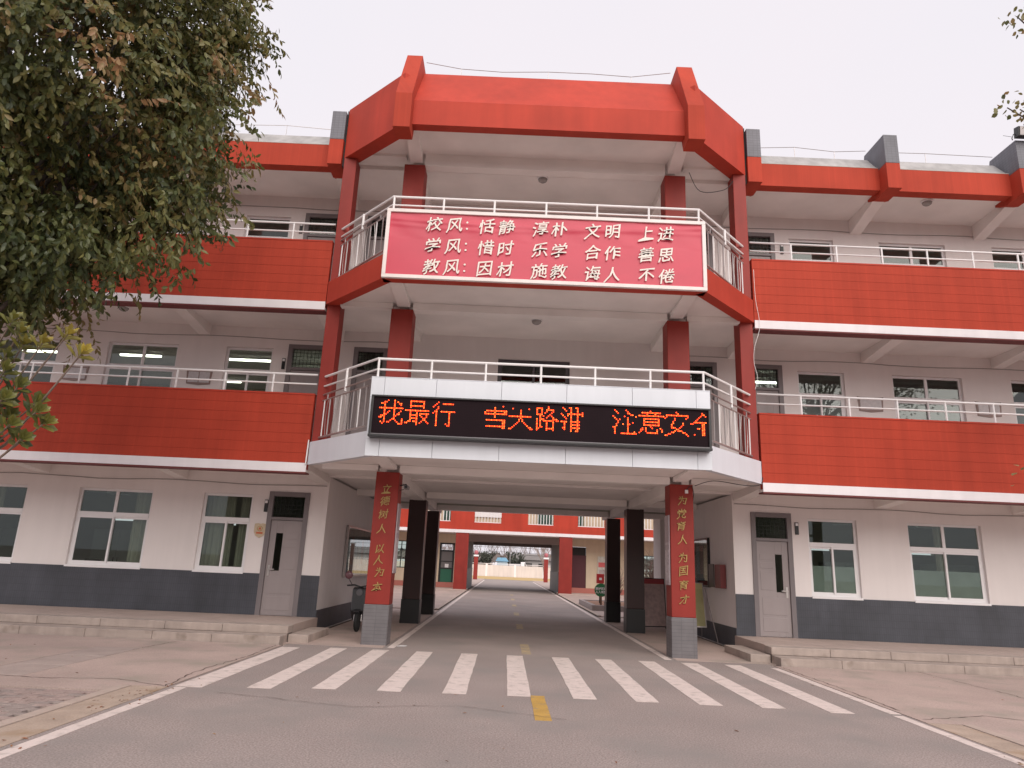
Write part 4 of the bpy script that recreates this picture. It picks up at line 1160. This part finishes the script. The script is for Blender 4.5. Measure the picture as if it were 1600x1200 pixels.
# ------------------------------------------------------------------ beyond the rear archway
for x, lb in ((-3.65, 'red gate pillar with white cap left of the far end of the road'), (4.0, 'red gate pillar with white cap right of the far end of the road')):
    t = thing('gate_pillar', lb, 'gate pillar', (x, 78, 0), 'gate pillars at the end of the road')
    MB().box(x-.22, x+.22, 77.8, 78.2, 0, 2.45).build('shaft', m_redcol, t)
    MB().box(x-.28, x+.28, 77.74, 78.26, 2.45, 2.62).build('cap', m_frame, t)
    MB().lathe((x, 78, 2.62), [(.06, 0), (.2, .1), (.24, .25), (.18, .42), (.05, .48)], 12).build('lantern', mat('pink_lantern', (.42, .12, .14), .5), t, smooth=True)
for s, lb in ((-1, 'tall pale pillar inside the far archway at the left'), (1, 'tall pale pillar inside the far archway at the right')):
    t = thing('stone_pillar', lb, 'pillar', (s*3.25, 57, 0)); x = s*3.35
    MB().box(x-.13, x+.13, 56.9, 57.16, 0, 2.75).build('shaft', mat('pinkish_stone', (.46, .33, .31), .7, var=.1), t)
    MB().box(x-.17, x+.17, 56.86, 57.2, 2.75, 2.85).build('cap', m_frame, t)
pw = thing('perimeter_wall', 'long low white boundary wall at the end of the road', 'wall', (0, 104, 0))
x = -28
while x < 28:
    MB().box(x+.15, x+4.0, 104.05, 104.25, 0, 1.62).build('wall_panel', mat('grey_white_wash', (.66, .60, .58), .85, var=.06, vscale=.6, streak=.12), pw)
    MB().box(x-.15, x+.149, 104.0, 104.3, 0, 1.75).build('wall_pier', m_band, pw); x += 4.15
MB().box(-28, 28, 103.98, 104.32, 1.76, 1.83).build('coping', m_band, pw)
sh1 = thing('shed', 'long low grey roofed shed beyond the white boundary wall', 'shed', (6, 116, 0))
MB().box(1.5, 16, 112, 120, 0, 2.6).build('wall', mat('grey_shed_wall', (.34, .32, .31), .8, var=.15, vscale=.8), sh1)
MB().prism([(111.5, 2.6), (116, 3.6), (120.5, 2.6)], 1.2, 16.3, 'x').build('roof', mat('grey_roof_sheet', (.20, .18, .17), .8, var=.1), sh1)
for x in (2.6, 4.8, 7., 9.2): MB().box(x, x+1.2, 111.96, 111.999, 1.2, 2.1).build('window', m_dark, sh1)
sh2 = thing('shed', 'low pale flat roofed shed beyond the wall at the left of the archway', 'shed', (-9, 116, 0))
MB().box(-16, -2.6, 112, 118, 0, 2.3).build('wall', mat('pale_shed_wall', (.50, .46, .44), .8, var=.1, vscale=.8), sh2)
MB().box(-16.3, -2.4, 111.6, 118.4, 2.3, 2.5).build('roof', mat('grey_roof_sheet', (.2, .18, .17)), sh2)
for x in (-8.5, -6.3, -4.3): MB().box(x, x+1.1, 111.96, 111.999, 1.0, 1.9).build('window', m_dark, sh2)
bb = thing('blue_booth', 'small light blue roofed booth behind the white boundary wall', 'booth', (-1, 109, 0))
MB().box(-1.65, -.1, 108.2, 109.8, 0, 2.2).build('wall', mat('pale_blue_wall', (.42, .52, .58), .7), bb)
MB().prism([(-1.9, 2.2), (-1.6, 2.75), (-.3, 2.75), (.1, 2.2)], 108.0, 110.0, 'y').build('roof', mat('blue_roof_sheet', (.20, .42, .60), .5), bb)
wt = thing('white_truck', 'small white truck standing behind the boundary wall', 'truck', (-.2, 107, 0))
MB().prism([(1.9, .5), (1.9, 2.2), (2.5, 2.2), (2.9, 1.5), (3.1, 1.4), (3.1, .5)], 106, 107.7, 'y').build('cab', m_frame, wt, bevel=.05)
MB().prism([(2.45, 1.45), (2.45, 2.05), (2.55, 2.05), (2.83, 1.5)], 105.98, 105.999, 'y').build('side_window', m_dark, wt)
MB().box(.2, 1.85, 106, 107.7, .75, 1.9).build('load_box', mat('grey_truck_box', (.5, .5, .52), .5), wt)
for x in (.6, 2.5): MB().lathe((x, 105.95, .4), [(.38, 0), (.4, .08), (.38, .2)], 16, 'y').build('wheel', m_black, wt)
# overhead lines and lamp posts
for i, (x, y, h, lb) in enumerate(((-5.8, 90, 8, 'street lamp left of the far end of the road'), (.3, 109.5, 7.5, 'thin pole rising behind the boundary wall in the middle'), (6.4, 90, 8, 'street lamp right of the far end of the road'))):
    t = thing('lamp_post', lb, 'lamp post', (x, y, 0)); MB().tube([(x, y, 0), (x, y, h)], [.09, .05], 8).build('pole', m_steel, t)
    MB().tube([(x, y, h), (x+.5, y, h+.2), (x+1.1, y, h+.2)], .035, 6).box(x+.9, x+1.5, y-.1, y+.1, h+.14, h+.22).build('lamp_head', m_steel, t)
t = thing('power_line', 'dark overhead cables crossing behind the far boundary wall', 'cable', (0, 106, 3.3))
for z, sg in ((3.25, .15), (3.6, .2), (4.3, .3)): MB().tube([(-30+6*k, 106.5, z-sg*math.sin(math.pi*((k*6) % 30)/30)) for k in range(11)], .025, 5).build('wire', m_black, t)
m_bare = mat('winter_twigs', (.27, .215, .20), .9, var=.15, vscale=4)
def far_tree(i, x, y, h, lb, ev=False):
    t = branchy('bare_tree' if not ev else 'conifer', lb, (x, y, 0), h, .35 if not ev else .8, 40+i, 6 if not ev else 9, m_bare if not ev else m_bark, .10, None if not ev else mat('conifer_leaf', (.055, .06, .045), .8, var=.3, vscale=2), 0 if not ev else 900, .22, 'winter trees beyond the boundary wall', 3 if not ev else 2, .8 if not ev else .4)
    return t
pos = ('leftmost', 'second from the left', 'third from the left', 'fourth from the left', 'fifth from the left', 'sixth from the left', 'sixth from the right', 'fifth from the right', 'fourth from the right', 'third from the right', 'second from the right', 'rightmost')
for i in range(12):
    far_tree(i, -11.5+i*2.15+rnd.uniform(-.5, .5), 126+rnd.uniform(-4, 4), rnd.uniform(7.5, 10), f'bare winter tree, {pos[i]} in the far row behind the wall')
far_tree(30, -3.6, 108, 4.6, 'dark round evergreen behind the wall left of the blue booth', True)
far_tree(31, 1.0, 111, 4.4, 'dark round evergreen behind the wall right of the blue booth', True)
far_tree(32, 4.6, 92, 8.5, 'slim dark trunked tree beside the right gate pillar')
# distant tree belt on the horizon
tbm = MB(); rr = random.Random(2)
for k in range(900):
    x = rr.uniform(-160, 160); y = rr.uniform(220, 260); h = rr.uniform(2.5, 5); w_ = rr.uniform(.8, 2.2)
    pts = []
    for q in range(9):
        a = math.pi*q/8; pts.append((x+w_*math.cos(a)*rr.uniform(.7, 1.2), y+rr.uniform(-1, 1), 1+h*.5*(1+math.sin(a))*rr.uniform(.8, 1.05)))
    tbm.face(pts); 
o = tbm.build('tree_belt', mat('far_belt', (.22, .19, .18), .9, var=.2, vscale=.3)); o['kind'] = 'stuff'; tag(o, 'hazy belt of winter trees along the horizon', 'trees')

# ------------------------------------------------------------------ foliage
def leaf_mat(name, stops, rough, trans, spec=.5):
    m = bpy.data.materials.new(name); m.use_nodes = True; n = m.node_tree.nodes; l = m.node_tree.links; b = n['Principled BSDF']
    at = n.new('ShaderNodeAttribute'); at.attribute_name = 'tint'; rp = n.new('ShaderNodeValToRGB'); l.new(at.outputs['Fac'], rp.inputs['Fac'])
    while len(rp.color_ramp.elements) < len(stops): rp.color_ramp.elements.new(.5)
    for e, (p, c) in zip(rp.color_ramp.elements, stops): e.position = p; e.color = (*c, 1)
    l.new(rp.outputs[0], b.inputs['Base Color']); b.inputs['Roughness'].default_value = rough; b.inputs['Specular IOR Level'].default_value = spec
    tr = n.new('ShaderNodeBsdfTranslucent'); l.new(rp.outputs[0], tr.inputs['Color'])
    x = n.new('ShaderNodeMixShader'); x.inputs[0].default_value = trans; l.new(b.outputs[0], x.inputs[1]); l.new(tr.outputs[0], x.inputs[2]); l.new(x.outputs[0], n['Material Output'].inputs['Surface'])
    return m
m_camph = leaf_mat('camphor_leaf', [(0, (.055, .075, .030)), (.35, (.115, .130, .042)), (.60, (.20, .185, .060)), (.82, (.29, .22, .095)), (1, (.34, .19, .09))], .42, .35)
m_magn = leaf_mat('rosette_leaf', [(0, (.075, .095, .038)), (.35, (.20, .20, .05)), (.75, (.30, .24, .05)), (1, (.66, .52, .10))], .32, .3)
LEAF = np.array([(0, 0, 0), (.28, .30, .02), (.62, .34, -.02), (1, 0, -.16), (.62, -.34, -.02), (.28, -.30, .02), (.35, 0, -.06), (.68, 0, -.10)])
LF = [(0, 6, 1), (1, 6, 7, 2), (2, 7, 3), (0, 5, 6), (5, 4, 7, 6), (4, 3, 7)]
def leaf_frames(ax, nr):
    ax = ax/np.linalg.norm(ax, axis=1)[:, None]; nr = nr-(nr*ax).sum(1)[:, None]*ax; nr /= np.linalg.norm(nr, axis=1)[:, None]+1e-9
    sd_ = np.cross(nr, ax); return ax, sd_, nr
def leaf_cloud(name, P, AX, NR, ln, wd, tint, m, parent):
    ax, sd_, nr = leaf_frames(AX, NR); n = len(P)
    V_ = P[:, None, :] + LEAF[None, :, 0, None]*ax[:, None, :]*ln[:, None, None] + LEAF[None, :, 1, None]*sd_[:, None, :]*(wd[:, None, None]) + LEAF[None, :, 2, None]*nr[:, None, :]*ln[:, None, None]
    lens = [len(f) for f in LF]; flat = np.array([i for f in LF for i in f]); tot = len(flat)
    me = bpy.data.meshes.new(name); me.vertices.add(n*8); me.vertices.foreach_set('co', V_.reshape(-1))
    me.loops.add(n*tot); me.loops.foreach_set('vertex_index', (flat[None, :]+8*np.arange(n)[:, None]).reshape(-1).astype(np.int32))
    me.polygons.add(n*len(LF)); st = np.cumsum([0]+lens[:-1]); me.polygons.foreach_set('loop_start', (st[None, :]+tot*np.arange(n)[:, None]).reshape(-1).astype(np.int32))
    me.update(calc_edges=True); a = me.attributes.new('tint', 'FLOAT', 'POINT'); a.data.foreach_set('value', np.repeat(tint, 8).astype(np.float32))
    me.materials.append(m); o = bpy.data.objects.new(name, me); C.objects.link(o); o.parent = parent
    off = np.array(parent.location); o.data.transform(Matrix.Translation(Vector(-off))); return o

CT = thing('camphor_tree', 'big dense evergreen tree with drooping olive leaves filling the upper left corner', 'tree', (-8.2, 8.6, 0))
def camphor():
    r = np.random.default_rng(11)
    cen = np.array([-8.1, 8.7, 8.75]); rad = np.array([3.25, 3.0, 4.1])
    clumps = []
    while len(clumps) < 1150:
        d = r.normal(size=3); d /= np.linalg.norm(d); rr_ = .46+.48*r.random()**.5
        bump = 1+.10*math.sin(d[0]*5+d[2]*7)+.06*math.sin(d[1]*9+d[2]*4)
        p = cen+rad*d*rr_*bump
        if p[2] < 4.85: continue
        if p[0] > -5.35 and 6.1 < p[2] < 6.9: continue
        # hollow so that sky shows through high up
        clumps.append((p, d, rr_))
    # hanging lower right lobes
    for p in ((-4.75, 8.2, 5.35), (-4.9, 7.9, 5.0), (-5.3, 8.1, 4.95), (-5.0, 8.4, 5.7), (-5.6, 7.8, 4.85), (-4.65, 8.0, 5.9), (-6.2, 7.8, 4.75), (-6.8, 7.9, 4.7), (-7.4, 8., 4.7), (-4.35, 8.1, 8.9), (-4.4, 8.3, 8.2), (-4.5, 7.9, 9.5), (-4.3, 8.2, 7.1), (-4.5, 8.0, 6.75), (-4.2, 8.3, 7.5)):
        q = np.array(p)+np.array([-.45 if p[2] > 6.3 else -.12, 0, .38]); d = (q-cen)/rad; d /= np.linalg.norm(d); clumps.append((q, d, 1.0))
    P = []; AX = []; NR = []; T = []; LN = []
    for (c, d, rr_) in clumps:
        inner = rr_ < .72
        nt_ = r.integers(11, 17) if not inner else r.integers(6, 9)
        base_t = np.clip(r.normal(.36 if c[2] < 7.2 else .50, .19), 0, 1)
        for _ in range(nt_):       # twigs, each with alternate leaves hanging from it
            td = d*.8+r.normal(size=3)*.6+np.array([0, 0, -.25]); td /= np.linalg.norm(td)
            st = c+r.normal(size=3)*.22; L_ = r.uniform(.25, .5); nl = int(L_/.032)
            for k in range(nl):
                t = k/nl; q = st+td*L_*t+np.array([0, 0, -.12*t*t])
                side = r.normal(size=3); ax = td*.55+side*.55+np.array([0, 0, -.75]); P.append(q); AX.append(ax); NR.append(d+r.normal(size=3)*.5+np.array([0, 0, .4])); T.append(base_t+r.normal()*.12); LN.append(r.uniform(.085, .128))
    P = np.array(P); AX = np.array(AX); NR = np.array(NR); T = np.clip(np.array(T), 0, 1); LN = np.array(LN)
    # the nearest leaves in view are objects of their own
    cp = np.array([-.55, 0, 1.6]); dist = np.linalg.norm(P-cp, axis=1)
    ang = (P[:, 0]-cp[0])/(P[:, 1]-cp[1]); vis = (ang > -.74) & (ang < -.38) & (P[:, 2] < 8.6)
    idx = np.where(vis)[0]; near = idx[np.argsort(dist[idx])[:300]]; keep = np.ones(len(P), bool); keep[near] = False
    c_ = leaf_cloud('crown', P[keep], AX[keep], NR[keep], LN[keep], LN[keep]*.66, T[keep], m_camph, CT); c_['kind'] = 'stuff'
    ax, sd_, nr = leaf_frames(AX, NR)
    ms = []
    for q in range(6):
        me = bpy.data.meshes.new('leaf'); me.from_pydata([tuple(v*np.array([1, .66, 1])) for v in LEAF], [], LF); me.materials.append(m_camph)
        a = me.attributes.new('tint', 'FLOAT', 'POINT'); a.data.foreach_set('value', np.full(8, .1+.15*q, np.float32)); ms.append(me)
    off = np.array(CT.location)
    for i in near:
        o = bpy.data.objects.new('leaf', ms[min(5, int(max(0, T[i]-.05)/.15))]); C.objects.link(o); o.parent = CT; l_ = LN[i]
        Mx = Matrix(((ax[i][0]*l_, sd_[i][0]*l_, nr[i][0]*l_, P[i][0]-off[0]), (ax[i][1]*l_, sd_[i][1]*l_, nr[i][1]*l_, P[i][1]-off[1]), (ax[i][2]*l_, sd_[i][2]*l_, nr[i][2]*l_, P[i][2]-off[2]), (0, 0, 0, 1)))
        o.matrix_local = Mx
    # trunk and limbs
    mb = MB(); mb.tube([(-8.2, 8.6, 0), (-8.15, 8.6, 1.4), (-8.25, 8.55, 3.0), (-8.1, 8.6, 5)], [.30, .24, .21, .18], 12)
    rr2 = random.Random(3)
    for i in range(0, len(clumps), 13):
        c, d, _ = clumps[i]; z0 = rr2.uniform(3.2, 5.2); a = Vector((-8.15, 8.6, z0)); b = Vector(c); m_ = a.lerp(b, .5)+Vector((0, 0, -.35+rr2.uniform(0, .5)))
        if c[1] < 8.9: continue
        mb.tube([a, a.lerp(m_, .5)+Vector((0, 0, .1)), m_, m_.lerp(b, .6), b], [.06, .042, .028, .016, .007], 6, cap=False)
    mb.build('trunk', m_bark, CT, smooth=True)
camphor()

def rosette_plant():
    r = np.random.default_rng(5); t = thing('rosette_bush', 'tall shrub with yellow green leaf rosettes at the left edge under the big tree', 'shrub', (-6.6, 6.9, 0))
    ros = [((-4.75, 6.5, 3.44), .9), ((-4.93, 6.5, 3.62), .85), ((-5.16, 6.5, 3.52), .75), ((-5.40, 6.5, 3.62), .4), ((-5.47, 6.5, 3.36), .3), ((-5.06, 6.5, 2.84), .35), ((-5.29, 6.5, 3.08), .2), ((-5.12, 6.45, 2.56), .3), ((-5.33, 6.5, 2.78), .2), ((-5.22, 6.4, 2.68), .35), ((-5.40, 6.5, 2.98), .2), ((-5.34, 6.5, 3.50), .6),
           ((-5.42, 6.45, 3.22), .3), ((-5.48, 6.6, 2.9), .2), ((-5.30, 6.35, 2.92), .35), ((-5.45, 6.5, 2.6), .2), ((-5.15, 6.6, 2.95), .3), ((-5.0, 6.55, 2.74), .4), ((-5.5, 6.5, 3.75), .4), ((-5.9, 6.7, 3.0), .3), ((-6.1, 6.5, 3.5), .4), ((-6.4, 7.2, 3.9), .4), ((-6.4, 7.3, 2.7), .3), ((-5.6, 6.5, 3.45), .3)]
    mb = MB(); ms = []
    Lp = np.array([(0, 0, 0), (.35, .22, .03), (.72, .40, .05), (1, 0, -.02), (.72, -.40, .05), (.35, -.22, .03), (.38, 0, -.02), (.74, 0, 0)])
    for q in range(8):
        me = bpy.data.meshes.new('leaf'); me.from_pydata([tuple(v) for v in Lp*np.array([1, .62, 1])], [], LF); me.materials.append(m_magn)
        a = me.attributes.new('tint', 'FLOAT', 'POINT'); a.data.foreach_set('value', np.full(8, q/7, np.float32)); ms.append(me)
    off = Vector(t.location); root = Vector((-6.6, 6.9, 0)); count = 0
    mb.tube([root, root+Vector((.05, 0, .9)), root+Vector((.15, -.05, 1.7))], [.06, .05, .04], 8)
    fork = root+Vector((.15, -.05, 1.7))
    for (c, tn) in ros:
        c = Vector(c); axis = (c-Vector((-6.4, 6.8, 2.6))).normalized()+Vector((.1, -.15, .45)); axis.normalize()
        m_ = fork.lerp(c, .55)+Vector((r.uniform(-.1, .1), r.uniform(-.1, .1), -.12)); mb.tube([fork, fork.lerp(m_, .5)+Vector((0, 0, .05)), m_, m_.lerp(c, .6), c], [.026, .02, .014, .010, .007], 6, cap=False)
        u = axis.orthogonal().normalized(); v = axis.cross(u)
        for k in range(12):
            a = k*2.4; op = .35+.085*k; d = axis*math.cos(op)+(u*math.cos(a)+v*math.sin(a))*math.sin(op); nn = (axis*math.sin(op)-(u*math.cos(a)+v*math.sin(a))*math.cos(op)); sdv = nn.cross(d)
            l_ = .115+.055*k/12+r.uniform(-.012, .012); base = c-axis*.008*k
            tv = min(7, max(0, int(round(7*(tn*(1.1-.05*k)+r.uniform(-.15, .12))))))
            if count >= 300: break
            o = bpy.data.objects.new('leaf', ms[tv]); C.objects.link(o); o.parent = t; count += 1
            o.matrix_local = Matrix(((d.x*l_, sdv.x*l_, nn.x*l_, base.x-off.x), (d.y*l_, sdv.y*l_, nn.y*l_, base.y-off.y), (d.z*l_, sdv.z*l_, nn.z*l_, base.z-off.z), (0, 0, 0, 1)))
    mb.build('stem', mat('pale_stem', (.20, .15, .12), .8), t, smooth=True)
rosette_plant()

def right_tree():
    r = np.random.default_rng(8); t = thing('right_tree', 'tree at the right edge with a few rounded olive leaves against the sky', 'tree', (10.2, 8.6, 0))
    P = []; AX = []; NR = []; T = []; LN = []
    tips = [(6.76, 9, 8.62), (6.95, 9, 8.60), (7.05, 9, 8.75), (7.2, 9.1, 8.5), (7.15, 9, 10.30), (7.30, 9, 10.42), (7.28, 9, 10.15), (7.5, 9, 8.8), (7.6, 9.1, 10.4), (8, 9, 9), (8.2, 9, 10.5), (6.30, 9, 3.10)]
    while len(tips) < 150:
        d = r.normal(size=3); d /= np.linalg.norm(d); p = np.array([11.7, 8.8, 8.8])+np.array([2.5, 2.6, 3.2])*d*(.5+.5*r.random())
        tips.append(tuple(p))
    mb = MB(); mb.tube([(10.2, 8.6, 0), (10.25, 8.6, 2), (10.3, 8.7, 5), (10.4, 8.7, 8)], [.2, .17, .14, .08], 10)
    for i, c in enumerate(tips):
        c = np.array(c); few = i < 12
        if i < 12 or i % 3 == 0:
            a = Vector((10.3, 8.65, 3.0 if i == 11 else rnd.uniform(5, 7.5))); b = Vector(c); m_ = a.lerp(b, .6)+Vector((0, 0, -.2 if i != 11 else .3)); mb.tube([a, m_, b], [.05, .022, .009], 6, cap=False)
        for k in range(14 if few else 40):
            P.append(c+r.normal(size=3)*(.085 if few else .3)); AX.append(r.normal(size=3)+np.array([-.3, 0, -.8])); NR.append(r.normal(size=3)+np.array([0, -.6, .4])); T.append(np.clip(r.normal(.62, .15), 0, 1)); LN.append(r.uniform(.07, .10))
    P, AX, NR, T, LN = map(np.array, (P, AX, NR, T, LN))
    c_ = leaf_cloud('crown', P, AX, NR, LN, LN*1.1, T, m_camph, t); c_['kind'] = 'stuff'; mb.build('trunk', m_bark, t, smooth=True)
right_tree()

# fallen leaves on the ground
def litter():
    r = np.random.default_rng(21); P = []
    for (x, y, sx, sy, n) in ((-4.8, 5.9, .25, .35, 60), (4.42, 6.9, .12, .3, 45), (0, 8, 3.5, 2.5, 28), (-7, 10.5, 2, 2, 16), (7, 11, 2, 2, 14), (-4.72, 8.4, .15, .6, 40)):
        for _ in range(n): P.append((x+r.normal()*sx, y+r.normal()*sy, .012))
    n = len(P); P = np.array(P); A = r.normal(size=(n, 3)); A[:, 2] *= .15; N_ = r.normal(size=(n, 3))*.25+np.array([0, 0, 1.])
    m = leaf_mat('dry_leaf', [(0, (.10, .05, .03)), (.5, (.28, .11, .05)), (1, (.30, .19, .08))], .8, 0)
    t = thing('fallen_leaves', 'scattered dry brown leaves along the road edges', 'leaves', (0, 8, 0)); ln = r.uniform(.03, .06, n)
    o = leaf_cloud('leaf_litter', P, A, N_, ln, ln*.5, r.random(n), m, t); o['kind'] = 'stuff'
litter()

# unseen trees added behind the camera to darken reflections in the window panes
def reflection_darkening_trees():
    cr_ = [c for c in CT.children if c.name.startswith(('crown', 'trunk'))]
    lab = ['evergreen tree across the yard, leftmost of the row mirrored in the windows', 'evergreen tree across the yard, second of the mirrored row', 'evergreen tree across the yard, third of the mirrored row', 'evergreen tree across the yard, fourth of the mirrored row', 'evergreen tree across the yard, fifth of the mirrored row', 'evergreen tree across the yard, sixth of the mirrored row', 'evergreen tree across the yard, rightmost of the mirrored row']
    for i in range(7):
        t = CT.copy(); C.objects.link(t); t.location = (-21+7*i, -30+rnd.uniform(-2, 2), 0); t.rotation_euler = (0, 0, i*1.3); t.scale = (1.15, 1.15, 1.0+.08*(i % 3))
        t['label'] = lab[i]; t['group'] = 'trees behind the camera'
        for c in cr_:
            d = c.copy(); C.objects.link(d); d.parent = t
reflection_darkening_trees()
# cracks in the yard surface
def crack(pts, w_, parent, name='crack'):
    rr = random.Random(len(pts)*7); P = []
    for a, b in zip(pts, pts[1:]):
        n = max(2, int(math.dist(a, b)/.09))
        for k in range(n): P.append((a[0]+(b[0]-a[0])*k/n+rr.gauss(0, .012), a[1]+(b[1]-a[1])*k/n+rr.gauss(0, .012)))
    P.append(pts[-1]); Lf = []; Rt = []
    for i, p in enumerate(P):
        q = P[min(i+1, len(P)-1)]; o = P[max(i-1, 0)]; dx, dy = q[0]-o[0], q[1]-o[1]; l_ = math.hypot(dx, dy)+1e-6; h = w_*rr.uniform(.3, 1)*.5
        Lf.append((p[0]-dy/l_*h, p[1]+dx/l_*h)); Rt.append((p[0]+dy/l_*h, p[1]-dx/l_*h))
    mb = MB()
    for i in range(len(P)-1): mb.face([(*Lf[i], .0105), (*Rt[i], .0105), (*Rt[i+1], .0105), (*Lf[i+1], .0105)])
    return mb.build(name, m_soil, parent)
crack([(-7.3, 9.5), (-6.3, 9.35), (-5.4, 9.5), (-4.62, 9.15), (-4.75, 10.3), (-4.64, 12.2), (-4.7, 13.6)], .022, apron_l)
crack([(-7.32, 9.45), (-9.2, 9.2), (-11, 9.6)], .018, apron_l)
crack([(-6.58, 12.42), (-6.5, 13.6)], .018, apron_l)
crack([(4.62, 9.1), (5.6, 9.5), (6.4, 9.1), (8.2, 9.4), (11, 9.2)], .02, apron_r)
crack([(4.6, 9.6), (4.64, 11.5), (4.6, 13.6)], .02, apron_r)
crack([(7.2, 13.7), (7.3, 11.4), (7.1, 9.2)], .016, apron_r)

# the block across the yard, behind the camera (mirrored in the glass)
ob_ = thing('opposite_building', 'plain brown two storey block across the yard mirrored dimly in the windows', 'building', (0, -46, 0))
oh = [(x, x+2.0, z, z+1.7) for z in (1.0, 4.6) for x in range(-28, 28, 4)]
cut_boxes(MB(), -32, 32, 0, 8.2, -46.3, -46.0, oh).build('wall', mat('opposite_wall', (.26, .20, .17), .85, var=.1), ob_)
MB().box(-32, 32, -56, -46.3, 0, 7.9).build('core', m_dark, ob_)
MB().prism([(-45.4, 8.2), (-51, 10.4), (-56.6, 8.2)], -32.5, 32.5, 'x').build('roof', mat('opposite_roof', (.12, .10, .10), .8), ob_)

for i, (x, y, w_, h_, fl, lb) in enumerate(((-12.4, 21.9, 1.6, 1.9, 0, 'pale cabinet inside the wide left ground floor room'), (-8.5, 20.5, 1.0, 1.7, 0, 'pale cabinet inside the narrow left ground floor room'), (-15.2, 20.8, 1.2, 1.8, 0, 'pale cabinet inside the room at the left edge'),
        (9.1, 20.2, 1.1, 1.8, 0, 'pale cabinet inside the narrow right ground floor room'), (12.9, 21.6, 1.7, 1.9, 0, 'pale cabinet inside the wide right ground floor room'), (11.5, 22.0, 1.0, 2.1, 0, 'orange curtained shelf deep in the wide right ground floor room'))):
    t = thing('cabinet', lb, 'cabinet', (x, y, .28+3.6*fl)); z = .28+3.6*fl
    body = mat('cabinet_'+('orange' if 'orange' in lb else 'pale'), (.42, .12, .06) if 'orange' in lb else (.45, .46, .43), .5, var=.06)
    MB().box(x-w_/2, x+w_/2, y, y+.45, z, z+h_).build('carcass', body, t, bevel=.01)
    for k in (-1, 1):
        a, b = sorted((x+k*.02, x+k*(w_/2-.03))); MB().box(a, b, y-.02, y-.001, z+.06, z+h_-.05).build('cabinet_door', body, t, bevel=.004)
        MB().box(x+k*.06-.01, x+k*.06+.01, y-.05, y-.021, z+h_*.5, z+h_*.5+.12).build('handle', m_black, t)
for x in (-11.2, -9.6, 8.9, 10.4):
    t = thing('ceiling_fan', {-11.2: 'ceiling fan at the left of the wide left ground floor room', -9.6: 'ceiling fan at the right of the wide left ground floor room', 8.9: 'ceiling fan nearer the door in the wide right ground floor room', 10.4: 'ceiling fan farther from the door in the wide right ground floor room'}[x], 'ceiling fan', (x, 18.9, 3.1))
    MB().tube([(x, 18.9, 3.48), (x, 18.9, 3.1)], .015, 6).lathe((x, 18.9, 3.02), [(.06, 0), (.12, .03), (.10, .10)], 12).build('motor', m_frame, t)
    for k in range(3):
        a = k*2.094+x; c_, s_ = math.cos(a), math.sin(a); mb = MB()
        mb.prism([(x+c_*.1-s_*.05, 18.9+s_*.1+c_*.05), (x+c_*.1+s_*.05, 18.9+s_*.1-c_*.05), (x+c_*.6+s_*.07, 18.9+s_*.6-c_*.07), (x+c_*.6-s_*.07, 18.9+s_*.6+c_*.07)], 3.05, 3.06); mb.build('blade', m_frame, t)
crack([(-3.9, 8.9), (-2.2, 8.4), (-1.0, 8.7), (.2, 8.2)], .012, road); crack([(1.2, 5.9), (2.4, 6.6), (4.2, 6.4)], .012, road)
